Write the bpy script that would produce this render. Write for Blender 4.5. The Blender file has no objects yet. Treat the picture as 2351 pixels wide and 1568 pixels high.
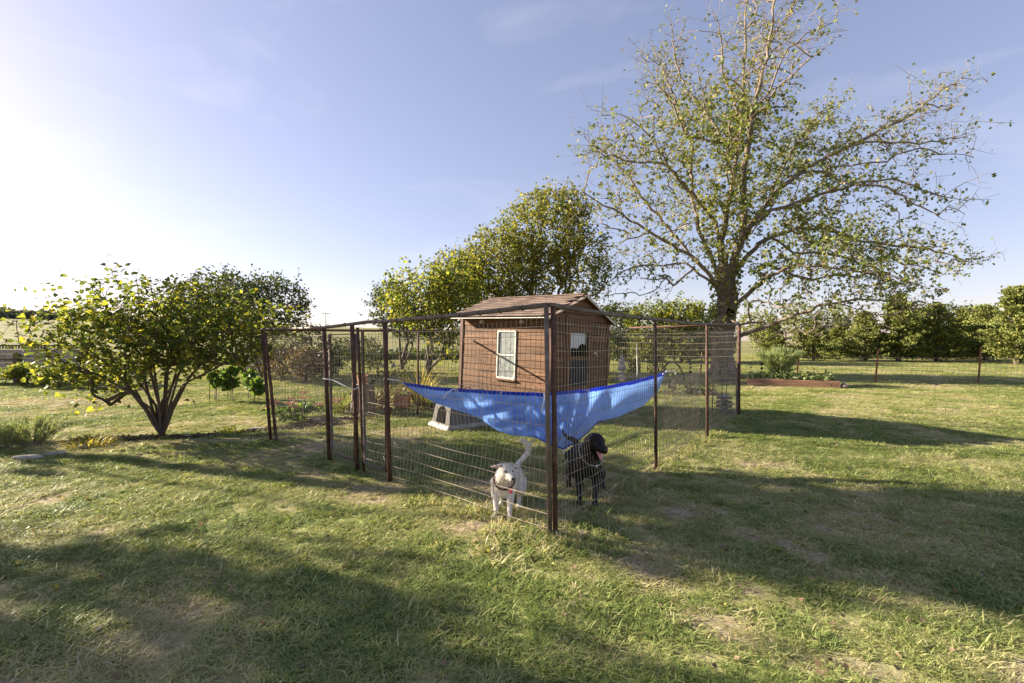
import bpy, bmesh, math, random
import numpy as np
from mathutils import Vector, Matrix

random.seed(7)
rng = np.random.default_rng(7)
C = bpy.context.scene.collection
SC = bpy.context.scene

# ------------------------------------------------------------------ camera
F, CX, CY, EYE = 1045.0, 1175.5, 784.0, 1.55      # measuring frame 2351 x 1568
cam = bpy.data.cameras.new('camera')
cam.sensor_width = 36.0
cam.lens = 36.0 * F / 2351.0
cam.clip_start = 0.05
cam.clip_end = 5000
camo = bpy.data.objects.new('camera', cam)
C.objects.link(camo)
camo.location = (0, 0, EYE)
camo.rotation_euler = (math.radians(90), 0, 0)
SC.camera = camo

# ------------------------------------------------------------------ light
SUN_AZ = math.radians(71.0)      # left of straight ahead
SUN_EL = math.radians(20.0)
SUNV = Vector((-math.sin(SUN_AZ) * math.cos(SUN_EL), math.cos(SUN_AZ) * math.cos(SUN_EL), math.sin(SUN_EL)))
w = bpy.data.worlds.new('World')
SC.world = w
w.use_nodes = True
nt = w.node_tree
nt.nodes.clear()
out = nt.nodes.new('ShaderNodeOutputWorld')
bg = nt.nodes.new('ShaderNodeBackground')
sky = nt.nodes.new('ShaderNodeTexSky')
sky.sky_type = 'NISHITA'
sky.sun_disc = False
sky.sun_elevation = SUN_EL
sky.sun_rotation = -SUN_AZ
sky.altitude = 300
sky.air_density = 1.0
sky.dust_density = 0.7
sky.ozone_density = 2.2
# thin high cirrus over the blue
tc = nt.nodes.new('ShaderNodeTexCoord')
mp = nt.nodes.new('ShaderNodeMapping')
mp.inputs['Rotation'].default_value = (0.9, 0.3, 1.1)
mp.inputs['Scale'].default_value = (1.2, 2.0, 4.5)
nz = nt.nodes.new('ShaderNodeTexNoise')
nz.inputs['Scale'].default_value = 2.3
nz.inputs['Detail'].default_value = 7
nz.inputs['Distortion'].default_value = 0.6
cr = nt.nodes.new('ShaderNodeValToRGB')
cr.color_ramp.elements[0].position = 0.56
cr.color_ramp.elements[0].color = (0, 0, 0, 1)
cr.color_ramp.elements[1].position = 0.80
cr.color_ramp.elements[1].color = (0.14, 0.14, 0.14, 1)
mx = nt.nodes.new('ShaderNodeMix')
mx.data_type = 'RGBA'
mx.blend_type = 'MIX'
tint = nt.nodes.new('ShaderNodeMix')
tint.data_type = 'RGBA'
tint.blend_type = 'MULTIPLY'
tint.inputs[0].default_value = 1.0
tint.inputs[7].default_value = (1.35, 1.16, 1.25, 1)
gam = nt.nodes.new('ShaderNodeGamma')
gam.inputs['Gamma'].default_value = 0.66
mx.inputs[7].default_value = (5.0, 4.9, 5.0, 1)
nt.links.new(tc.outputs['Generated'], mp.inputs['Vector'])
nt.links.new(mp.outputs[0], nz.inputs['Vector'])
nt.links.new(nz.outputs['Fac'], cr.inputs['Fac'])
nt.links.new(sky.outputs[0], gam.inputs[0])
nt.links.new(gam.outputs[0], tint.inputs[6])
nt.links.new(tint.outputs[2], mx.inputs[6])
nt.links.new(cr.outputs[0], mx.inputs[0])
nt.links.new(mx.outputs[2], bg.inputs['Color'])
bg.inputs['Strength'].default_value = 0.063
nt.links.new(bg.outputs[0], out.inputs[0])

sl = bpy.data.lights.new('sun', 'SUN')
sl.energy = 5.0
sl.angle = math.radians(0.5)
sl.color = (1.0, 0.87, 0.68)
so = bpy.data.objects.new('sun', sl)
C.objects.link(so)
so.rotation_euler = SUNV.to_track_quat('Z', 'Y').to_euler()
so.location = (-20, 8, 12)

SC.view_settings.view_transform = 'Standard'
SC.view_settings.look = 'None'
SC.view_settings.exposure = 2.1
SC.view_settings.gamma = 1.0
SC.view_settings.use_curve_mapping = False
SC.render.engine = 'CYCLES'
SC.cycles.max_bounces = 8
SC.cycles.transmission_bounces = 6
SC.cycles.transparent_max_bounces = 8


# ------------------------------------------------------------------ helpers
def P(x, y, d):
    """point seen at (x, y) of the measuring frame, d metres in front of the camera"""
    return Vector(((x - CX) / F * d, d, EYE - (y - CY) / F * d))


def G(x, y):
    d = EYE * F / (y - CY)
    return Vector(((x - CX) / F * d, d, 0.0))


def tag(o, label=None, cat=None, group=None, kind=None):
    if label: o['label'] = label
    if cat: o['category'] = cat
    if group: o['group'] = group
    if kind: o['kind'] = kind
    return o


def empty(name, loc, label, cat, group=None, rz=0.0):
    o = bpy.data.objects.new(name, None)
    C.objects.link(o)
    o.location = loc
    o.rotation_euler = (0, 0, rz)
    o.empty_display_size = 0.2
    return tag(o, label, cat, group)


def link(name, me, mat, parent=None, world=False):
    o = bpy.data.objects.new(name, me)
    C.objects.link(o)
    if mat is not None and len(me.materials) == 0:
        me.materials.append(mat)
    if parent is not None:
        o.parent = parent
    return o


def np_mesh(name, V, Fc, smooth=False, attrs=None):
    V = np.asarray(V, dtype=np.float32)
    me = bpy.data.meshes.new(name)
    if isinstance(Fc, np.ndarray):
        groups = [Fc]
    else:
        groups = [g for g in Fc if len(g)]
    n = sum(g.shape[0] for g in groups)
    me.vertices.add(len(V))
    me.vertices.foreach_set('co', V.ravel())
    loops = np.concatenate([g.ravel() for g in groups]).astype(np.int32)
    tot = np.concatenate([np.full(g.shape[0], g.shape[1]) for g in groups]).astype(np.int32)
    st = np.concatenate([[0], np.cumsum(tot)[:-1]]).astype(np.int32)
    me.loops.add(len(loops))
    me.loops.foreach_set('vertex_index', loops)
    me.polygons.add(n)
    me.polygons.foreach_set('loop_start', st)
    me.polygons.foreach_set('loop_total', tot)
    if smooth:
        me.polygons.foreach_set('use_smooth', np.ones(n, dtype=bool))
    me.update(calc_edges=True)
    if attrs:
        for k, a in attrs.items():
            at = me.attributes.new(k, 'FLOAT', 'POINT')
            at.data.foreach_set('value', np.asarray(a, dtype=np.float32))
    return me


class MB:
    """collects boxes, tubes, lathes and loose faces into one mesh"""
    def __init__(s):
        s.v = []
        s.f = []

    def add(s, vs, fs):
        b = len(s.v)
        s.v += [tuple(p) for p in vs]
        s.f += [tuple(i + b for i in f) for f in fs]

    def box(s, a, b, m=None):
        x0, y0, z0 = a
        x1, y1, z1 = b
        vs = [Vector(p) for p in ((x0, y0, z0), (x1, y0, z0), (x1, y1, z0), (x0, y1, z0), (x0, y0, z1), (x1, y0, z1), (x1, y1, z1), (x0, y1, z1))]
        if m is not None:
            vs = [m @ p for p in vs]
        s.add(vs, [(0, 3, 2, 1), (4, 5, 6, 7), (0, 1, 5, 4), (1, 2, 6, 5), (2, 3, 7, 6), (3, 0, 4, 7)])

    def tube(s, pts, r, n=6, cap=True, flat=1.0):
        pts = [Vector(p) for p in pts]
        k = len(pts)
        rs = r if hasattr(r, '__len__') else [r] * k
        t0 = (pts[1] - pts[0]).normalized()
        up = Vector((0, 0, 1)) if abs(t0.z) < 0.9 else Vector((1, 0, 0))
        nx = t0.cross(up).normalized()
        vs = []
        for i in range(k):
            if i == 0: t = pts[1] - pts[0]
            elif i == k - 1: t = pts[-1] - pts[-2]
            else: t = pts[i + 1] - pts[i - 1]
            t.normalize()
            nx = (nx - t * nx.dot(t)).normalized()
            ny = t.cross(nx)
            for j in range(n):
                a = 2 * math.pi * j / n
                vs.append(pts[i] + nx * (math.cos(a) * rs[i]) + ny * (math.sin(a) * rs[i] * flat))
        fs = []
        for i in range(k - 1):
            for j in range(n):
                a, b = i * n + j, i * n + (j + 1) % n
                fs.append((a, b, b + n, a + n))
        if cap:
            fs.append(tuple(range(n - 1, -1, -1)))
            fs.append(tuple((k - 1) * n + j for j in range(n)))
        s.add(vs, fs)

    def lathe(s, prof, c=(0, 0, 0), n=20):
        vs, fs = [], []
        for r, z in prof:
            for j in range(n):
                a = 2 * math.pi * j / n
                vs.append((c[0] + r * math.cos(a), c[1] + r * math.sin(a), c[2] + z))
        for i in range(len(prof) - 1):
            for j in range(n):
                a, b = i * n + j, i * n + (j + 1) % n
                fs.append((a, b, b + n, a + n))
        fs.append(tuple(range(n - 1, -1, -1)))
        fs.append(tuple((len(prof) - 1) * n + j for j in range(n)))
        s.add(vs, fs)

    def sphere(s, c, r, nu=12, nv=8, rot=None):
        r = r if hasattr(r, '__len__') else (r, r, r)
        vs = []
        c = Vector(c)
        for i in range(nv + 1):
            th = math.pi * i / nv
            for j in range(nu):
                ph = 2 * math.pi * j / nu
                p = Vector((r[0] * math.sin(th) * math.cos(ph), r[1] * math.sin(th) * math.sin(ph), r[2] * math.cos(th)))
                if rot is not None: p = rot @ p
                vs.append(c + p)
        fs = []
        for i in range(nv):
            for j in range(nu):
                a, b = i * nu + j, i * nu + (j + 1) % nu
                fs.append((a, a + nu, b + nu, b))
        s.add(vs, fs)

    def build(s, name, mat, parent=None, smooth=False, bevel=0.0, origin=None):
        me = bpy.data.meshes.new(name)
        vs = s.v
        if origin is not None:
            ox, oy, oz = origin
            vs = [(x - ox, y - oy, z - oz) for x, y, z in vs]
        me.from_pydata(vs, [], s.f)
        me.update()
        if smooth:
            me.polygons.foreach_set('use_smooth', [True] * len(me.polygons))
        o = link(name, me, mat, parent)
        if origin is not None:
            o.location = origin
        if bevel > 0:
            b = o.modifiers.new('bevel', 'BEVEL')
            b.width = bevel
            b.segments = 2
            b.limit_method = 'ANGLE'
        return o


def rel(root, p):
    return Vector(p) - root.location


# value noise on numpy arrays
_tab = rng.random((256, 256))


def vnoise(x, y, s=1.0, o=0):
    x = np.asarray(x) / s + 37.3 * (o + 1)
    y = np.asarray(y) / s + 11.7 * (o + 1)
    xi, yi = np.floor(x).astype(int), np.floor(y).astype(int)
    fx, fy = x - xi, y - yi
    fx, fy = fx * fx * (3 - 2 * fx), fy * fy * (3 - 2 * fy)
    g = lambda a, b: _tab[a % 256, b % 256]
    return (g(xi, yi) * (1 - fx) + g(xi + 1, yi) * fx) * (1 - fy) + (g(xi, yi + 1) * (1 - fx) + g(xi + 1, yi + 1) * fx) * fy


def fbm(x, y, s=1.0, o=0, n=4):
    t, a, tot = 0, 1.0, 0
    for i in range(n):
        t = t + a * vnoise(x, y, s / 2 ** i, o + 3 * i)
        tot += a
        a *= 0.55
    return t / tot


# ------------------------------------------------------------------ materials
def new_mat(name):
    m = bpy.data.materials.new(name)
    m.use_nodes = True
    return m, m.node_tree, m.node_tree.nodes['Principled BSDF']


def ramp(t, stops):
    r = t.nodes.new('ShaderNodeValToRGB')
    e = r.color_ramp.elements
    while len(e) < len(stops): e.new(0.5)
    for i, (p, c) in enumerate(stops):
        e[i].position = p
        e[i].color = (*c, 1)
    return r


def mat_noise(name, stops, scale=8.0, rough=0.8, bump=0.3, stretch=(1, 1, 1), detail=6, metal=0.0, randmix=0.0, bscale=None, coord='Object', spec=0.3):
    m, t, b = new_mat(name)
    tc = t.nodes.new('ShaderNodeTexCoord')
    mp = t.nodes.new('ShaderNodeMapping')
    mp.inputs['Scale'].default_value = stretch
    n = t.nodes.new('ShaderNodeTexNoise')
    n.inputs['Scale'].default_value = scale
    n.inputs['Detail'].default_value = detail
    n.inputs['Roughness'].default_value = 0.65
    t.links.new(tc.outputs[coord], mp.inputs[0])
    oi = t.nodes.new('ShaderNodeObjectInfo')
    if randmix > 0:
        sc = t.nodes.new('ShaderNodeMath'); sc.operation = 'MULTIPLY'; sc.inputs[1].default_value = 37.0
        t.links.new(oi.outputs['Random'], sc.inputs[0])
        ad = t.nodes.new('ShaderNodeVectorMath'); ad.operation = 'ADD'
        t.links.new(mp.outputs[0], ad.inputs[0]); t.links.new(sc.outputs[0], ad.inputs[1])
        t.links.new(ad.outputs[0], n.inputs['Vector'])
    else:
        t.links.new(mp.outputs[0], n.inputs['Vector'])
    r = ramp(t, stops)
    t.links.new(n.outputs['Fac'], r.inputs[0])
    col = r.outputs[0]
    if randmix > 0:
        hs = t.nodes.new('ShaderNodeHueSaturation')
        mr = t.nodes.new('ShaderNodeMapRange')
        mr.inputs['To Min'].default_value = 1 - randmix
        mr.inputs['To Max'].default_value = 1 + randmix
        t.links.new(oi.outputs['Random'], mr.inputs[0])
        t.links.new(mr.outputs[0], hs.inputs['Value'])
        t.links.new(col, hs.inputs['Color'])
        col = hs.outputs[0]
    t.links.new(col, b.inputs['Base Color'])
    b.inputs['Roughness'].default_value = rough
    b.inputs['Metallic'].default_value = metal
    b.inputs['Specular IOR Level'].default_value = spec
    if bump > 0:
        bp = t.nodes.new('ShaderNodeBump')
        bp.inputs['Strength'].default_value = bump
        bp.inputs['Distance'].default_value = 0.02
        if bscale:
            n2 = t.nodes.new('ShaderNodeTexNoise')
            n2.inputs['Scale'].default_value = bscale
            n2.inputs['Detail'].default_value = 5
            t.links.new(mp.outputs[0], n2.inputs['Vector'])
            t.links.new(n2.outputs['Fac'], bp.inputs['Height'])
        else:
            t.links.new(n.outputs['Fac'], bp.inputs['Height'])
        t.links.new(bp.outputs[0], b.inputs['Normal'])
    return m


def mat_leaf(name, stops, transl=0.45, rough=0.55, attr='tint', inst=False, spec=0.25, tcol=(1.2, 1.15, 0.6)):
    m, t, b = new_mat(name)
    at = t.nodes.new('ShaderNodeAttribute')
    at.attribute_name = attr
    if inst: at.attribute_type = 'INSTANCER'
    fac = at.outputs['Fac']
    if inst:   # blades inside one tuft differ too
        a2 = t.nodes.new('ShaderNodeAttribute')
        a2.attribute_name = 'blade'
        ma = t.nodes.new('ShaderNodeMath'); ma.operation = 'ADD'
        t.links.new(at.outputs['Fac'], ma.inputs[0]); t.links.new(a2.outputs['Fac'], ma.inputs[1])
        fac = ma.outputs[0]
    r = ramp(t, stops)
    t.links.new(fac, r.inputs[0])
    t.links.new(r.outputs[0], b.inputs['Base Color'])
    b.inputs['Roughness'].default_value = rough
    b.inputs['Specular IOR Level'].default_value = spec
    tr = t.nodes.new('ShaderNodeBsdfTranslucent')
    mu = t.nodes.new('ShaderNodeMix'); mu.data_type = 'RGBA'; mu.blend_type = 'MULTIPLY'
    mu.inputs[0].default_value = 1.0
    mu.inputs[7].default_value = (*tcol, 1)
    t.links.new(r.outputs[0], mu.inputs[6])
    t.links.new(mu.outputs[2], tr.inputs['Color'])
    ms = t.nodes.new('ShaderNodeMixShader')
    ms.inputs[0].default_value = transl
    t.links.new(b.outputs[0], ms.inputs[1])
    t.links.new(tr.outputs[0], ms.inputs[2])
    t.links.new(ms.outputs[0], t.nodes['Material Output'].inputs['Surface'])
    return m


M = {}
M['grass'] = mat_leaf('grass_blades', [(0.0, (0.15, 0.21, 0.06)), (0.28, (0.28, 0.33, 0.105)), (0.52, (0.42, 0.42, 0.19)), (0.8, (0.55, 0.48, 0.31)), (1.0, (0.60, 0.51, 0.40))], transl=0.42, inst=True, rough=0.5)
M['redbud_leaf'] = mat_leaf('redbud_leaves', [(0.0, (0.07, 0.11, 0.03)), (0.5, (0.17, 0.20, 0.045)), (0.82, (0.32, 0.32, 0.05)), (1.0, (0.50, 0.40, 0.05))], transl=0.55)
M['maple_leaf'] = mat_leaf('pale_tree_leaves', [(0.0, (0.065, 0.10, 0.022)), (0.6, (0.17, 0.20, 0.05)), (1.0, (0.34, 0.29, 0.07))], transl=0.4)
M['green_leaf'] = mat_leaf('green_tree_leaves', [(0.0, (0.055, 0.085, 0.018)), (0.6, (0.15, 0.18, 0.035)), (1.0, (0.32, 0.28, 0.055))], transl=0.4)
M['dark_leaf'] = mat_leaf('dark_tree_leaves', [(0.0, (0.035, 0.055, 0.02)), (0.6, (0.075, 0.10, 0.035)), (1.0, (0.16, 0.17, 0.06))], transl=0.3)
M['hazed_leaf'] = mat_leaf('far_hazed_leaves', [(0.0, (0.10, 0.125, 0.085)), (1.0, (0.19, 0.21, 0.15))], transl=0.2)  # leaf colour paled so the distance haze is in it
M['cedar_leaf'] = mat_leaf('cedar_sprays', [(0.0, (0.06, 0.085, 0.025)), (0.6, (0.16, 0.18, 0.045)), (1.0, (0.32, 0.29, 0.07))], transl=0.2, rough=0.7)
M['pepper_leaf'] = mat_leaf('bright_green_leaves', [(0.0, (0.06, 0.12, 0.025)), (1.0, (0.17, 0.25, 0.06))], transl=0.45)
M['dry_leaf'] = mat_leaf('dry_weed_leaves', [(0.0, (0.10, 0.08, 0.045)), (0.6, (0.17, 0.12, 0.075)), (1.0, (0.27, 0.19, 0.12))], transl=0.25)
M['yellow_leaf'] = mat_leaf('strap_leaves', [(0.0, (0.10, 0.15, 0.03)), (0.6, (0.24, 0.25, 0.05)), (1.0, (0.48, 0.36, 0.10))], transl=0.45)
M['feather_leaf'] = mat_leaf('feathery_leaves', [(0.0, (0.12, 0.18, 0.07)), (1.0, (0.30, 0.33, 0.16))], transl=0.4)
M['sedum_flower'] = mat_leaf('sedum_flowers', [(0.0, (0.30, 0.07, 0.07)), (1.0, (0.50, 0.20, 0.17))], transl=0.2, tcol=(1, 1, 1))
M['bark'] = mat_noise('grey_brown_bark', [(0.3, (0.09, 0.068, 0.052)), (0.7, (0.26, 0.21, 0.17))], scale=9, bump=0.9, stretch=(3, 3, 0.6), rough=0.9)
M['bark_pale'] = mat_noise('pale_twig_bark', [(0.3, (0.15, 0.12, 0.095)), (0.7, (0.36, 0.31, 0.26))], scale=5, bump=0.6, stretch=(3, 3, 0.6), rough=0.9)
def mat_bark_thick():
    m = mat_noise('big_tree_bark', [(0.3, (0.13, 0.10, 0.078)), (0.7, (0.30, 0.24, 0.19))], scale=5, bump=0.8, stretch=(3, 3, 0.6), rough=0.9)
    t = m.node_tree; b = t.nodes['Principled BSDF']
    at = t.nodes.new('ShaderNodeAttribute'); at.attribute_name = 'thick'
    mr = t.nodes.new('ShaderNodeMapRange'); mr.inputs['From Min'].default_value = 0.02; mr.inputs['From Max'].default_value = 0.12
    mr.inputs['To Min'].default_value = 1.0; mr.inputs['To Max'].default_value = 0.55
    t.links.new(at.outputs['Fac'], mr.inputs[0])
    hs = t.nodes.new('ShaderNodeHueSaturation')
    src = b.inputs['Base Color'].links[0].from_socket
    t.links.new(mr.outputs[0], hs.inputs['Value']); t.links.new(src, hs.inputs['Color']); t.links.new(hs.outputs[0], b.inputs['Base Color'])
    return m


M['bark_thick'] = mat_bark_thick()
M['bark_dark'] = mat_noise('dark_bark', [(0.3, (0.055, 0.04, 0.03)), (0.7, (0.15, 0.11, 0.085))], scale=20, bump=0.7, stretch=(3, 3, 0.5), rough=0.85)
M['rust'] = mat_noise('rusty_steel', [(0.25, (0.04, 0.022, 0.017)), (0.5, (0.09, 0.047, 0.034)), (0.75, (0.19, 0.10, 0.07))], scale=14, bump=0.35, rough=0.75, metal=0.15, detail=9)
M['rail'] = mat_noise('weathered_pipe', [(0.25, (0.07, 0.05, 0.042)), (0.5, (0.13, 0.10, 0.085)), (0.75, (0.22, 0.175, 0.15))], scale=11, bump=0.35, rough=0.6, metal=0.2, detail=9)
M['wire'] = mat_noise('galvanised_wire', [(0.3, (0.20, 0.165, 0.13)), (0.7, (0.46, 0.39, 0.31))], scale=6, bump=0, rough=0.5, metal=0.25)
M['wood'] = mat_noise('brown_stained_boards', [(0.25, (0.05, 0.023, 0.011)), (0.45, (0.11, 0.053, 0.025)), (0.6, (0.165, 0.082, 0.039)), (0.78, (0.24, 0.13, 0.068))], scale=3.2, bump=0.5, stretch=(1.2, 0.35, 7), rough=0.75, randmix=0.2, detail=9)
M['wood_side'] = mat_noise('brown_stained_side_boards', [(0.25, (0.055, 0.028, 0.015)), (0.45, (0.115, 0.058, 0.032)), (0.6, (0.16, 0.085, 0.05)), (0.78, (0.22, 0.13, 0.08))], scale=3.2, bump=0.5, stretch=(0.35, 1.2, 7), rough=0.75, randmix=0.2, detail=9)
def add_knots(m):
    t = m.node_tree; b = t.nodes['Principled BSDF']
    src = b.inputs['Base Color'].links[0].from_socket
    tc = t.nodes.new('ShaderNodeTexCoord')
    vo = t.nodes.new('ShaderNodeTexVoronoi'); vo.inputs['Scale'].default_value = 3.1; vo.inputs['Randomness'].default_value = 1.0
    t.links.new(tc.outputs['Object'], vo.inputs['Vector'])
    mr = t.nodes.new('ShaderNodeMapRange'); mr.inputs['From Min'].default_value = 0.03; mr.inputs['From Max'].default_value = 0.12; mr.inputs['To Min'].default_value = 0.28
    t.links.new(vo.outputs['Distance'], mr.inputs[0])
    hs = t.nodes.new('ShaderNodeHueSaturation')
    t.links.new(mr.outputs[0], hs.inputs['Value']); t.links.new(src, hs.inputs['Color']); t.links.new(hs.outputs[0], b.inputs['Base Color'])


add_knots(M['wood']); add_knots(M['wood_side'])
M['trim'] = mat_noise('dark_brown_trim', [(0.2, (0.06, 0.03, 0.02)), (0.8, (0.15, 0.075, 0.05))], scale=5, bump=0.4, stretch=(4, 4, 0.6), rough=0.75)
M['shingle'] = mat_noise('brown_asphalt_shingles', [(0.25, (0.11, 0.075, 0.06)), (0.75, (0.25, 0.18, 0.145))], scale=60, bump=0.6, rough=0.95, randmix=0.35)
M['white'] = mat_noise('aged_white_paint', [(0.3, (0.38, 0.36, 0.31)), (0.7, (0.60, 0.57, 0.51))], scale=12, bump=0.1, rough=0.55)
M['curtain'] = mat_noise('frosted_pane', [(0.35, (0.13, 0.15, 0.145)), (0.65, (0.25, 0.275, 0.265))], scale=13, bump=0.2, rough=0.25, spec=0.6)
M['cloth'] = mat_noise('white_curtain', [(0.3, (0.42, 0.44, 0.47)), (0.7, (0.60, 0.62, 0.64))], scale=7, bump=0.3, rough=0.9, stretch=(6, 6, 1))
M['glass'] = mat_noise('dark_blue_pane', [(0.3, (0.01, 0.014, 0.022)), (0.7, (0.03, 0.042, 0.06))], scale=3, bump=0, rough=0.6, spec=0.1)
M['dark'] = mat_noise('dark_interior', [(0.3, (0.005, 0.004, 0.004)), (0.7, (0.012, 0.01, 0.009))], scale=6, bump=0, rough=1.0, spec=0.05)  # near black; in openings it stands for the shade inside
M['stone'] = mat_noise('limestone', [(0.25, (0.20, 0.18, 0.155)), (0.75, (0.46, 0.42, 0.38))], scale=7, bump=0.8, rough=0.9, randmix=0.15)
M['terracotta'] = mat_noise('terracotta', [(0.3, (0.30, 0.12, 0.065)), (0.7, (0.45, 0.21, 0.13))], scale=9, bump=0.15, rough=0.85)
M['timber'] = mat_noise('bed_timbers', [(0.25, (0.17, 0.09, 0.055)), (0.75, (0.36, 0.21, 0.14))], scale=4, bump=0.5, stretch=(0.5, 0.5, 6), rough=0.85, randmix=0.15)
M['grey_board'] = mat_noise('weathered_grey_boards', [(0.25, (0.20, 0.175, 0.17)), (0.75, (0.40, 0.35, 0.34))], scale=3, bump=0.4, stretch=(0.5, 0.5, 8), rough=0.85, randmix=0.18)
M['plastic'] = mat_noise('grey_plastic', [(0.3, (0.12, 0.115, 0.105)), (0.7, (0.13, 0.124, 0.115))], scale=6, bump=0.1, rough=0.6)
M['plastic_pale'] = mat_noise('pale_plastic', [(0.3, (0.20, 0.185, 0.17)), (0.7, (0.32, 0.30, 0.275))], scale=9, bump=0.2, rough=0.6)
M['plastic_shaded'] = mat_noise('shaded_front_plastic', [(0.3, (0.045, 0.04, 0.036)), (0.7, (0.08, 0.07, 0.062))], scale=6, bump=0.1, rough=0.7)  # dark tone puts the shade of the dog house front into colour
M['iron'] = mat_noise('black_iron', [(0.3, (0.012, 0.012, 0.013)), (0.7, (0.04, 0.035, 0.035))], scale=20, bump=0.2, rough=0.5, metal=0.4)
M['tpost'] = mat_noise('rusty_red_post', [(0.3, (0.13, 0.05, 0.03)), (0.7, (0.27, 0.12, 0.075))], scale=12, bump=0.3, rough=0.8)
M['rope'] = mat_noise('white_rope', [(0.3, (0.62, 0.60, 0.56)), (0.7, (0.80, 0.79, 0.76))], scale=40, bump=0.3, rough=0.8)
M['mulch'] = mat_noise('dark_mulch', [(0.3, (0.05, 0.03, 0.02)), (0.7, (0.20, 0.13, 0.09))], scale=22, bump=1.0, rough=0.95)
M['white_fur'] = mat_noise('cream_fur', [(0.3, (0.62, 0.56, 0.48)), (0.7, (0.84, 0.79, 0.71))], scale=9, bump=0.45, bscale=90, rough=0.9, stretch=(1, 1, 0.5))
M['black_fur'] = mat_noise('black_fur', [(0.3, (0.004, 0.0035, 0.0035)), (0.7, (0.011, 0.009, 0.008))], scale=9, bump=0.3, bscale=110, rough=0.5, stretch=(1, 1, 0.4), spec=0.22)
M['nose'] = mat_noise('black_nose', [(0.3, (0.01, 0.009, 0.01)), (0.7, (0.03, 0.025, 0.025))], scale=60, bump=0.4, rough=0.3, spec=0.6)
M['ear_pink'] = mat_noise('pinkish_inner_ear', [(0.3, (0.34, 0.20, 0.17)), (0.7, (0.50, 0.34, 0.29))], scale=20, bump=0.2, rough=0.8)
M['tongue'] = mat_noise('pink_tongue', [(0.3, (0.55, 0.20, 0.20)), (0.7, (0.70, 0.32, 0.31))], scale=20, bump=0.1, rough=0.35, spec=0.6)
M['pink_tag'] = mat_noise('pink_tag', [(0.3, (0.75, 0.08, 0.14)), (0.7, (0.85, 0.14, 0.22))], scale=10, bump=0, rough=0.4)
M['collar'] = mat_noise('dark_red_collar', [(0.3, (0.05, 0.015, 0.015)), (0.7, (0.14, 0.03, 0.03))], scale=40, bump=0.2, rough=0.7)
M['steel'] = mat_noise('steel_chain', [(0.3, (0.35, 0.35, 0.36)), (0.7, (0.6, 0.6, 0.62))], scale=20, bump=0.1, rough=0.35, metal=0.9)
M['eye'] = mat_noise('dark_eye', [(0.3, (0.006, 0.004, 0.004)), (0.7, (0.02, 0.012, 0.01))], scale=9, bump=0, rough=0.08, spec=0.9)
M['blue_can'] = mat_noise('pale_blue_barrel', [(0.3, (0.25, 0.30, 0.45)), (0.7, (0.55, 0.60, 0.72))], scale=6, bump=0.1, rough=0.6)
M['statue'] = mat_noise('lilac_grey_concrete', [(0.3, (0.30, 0.27, 0.29)), (0.7, (0.50, 0.47, 0.50))], scale=14, bump=0.5, rough=0.9)
M['rock_dark'] = mat_noise('brown_rock', [(0.3, (0.13, 0.10, 0.09)), (0.7, (0.32, 0.26, 0.23))], scale=9, bump=0.8, rough=0.9, randmix=0.2)
M['far_trees'] = mat_noise('far_tree_line', [(0.3, (0.10, 0.115, 0.08)), (0.7, (0.20, 0.21, 0.15))], scale=0.25, bump=0.8, rough=1.0)


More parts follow.
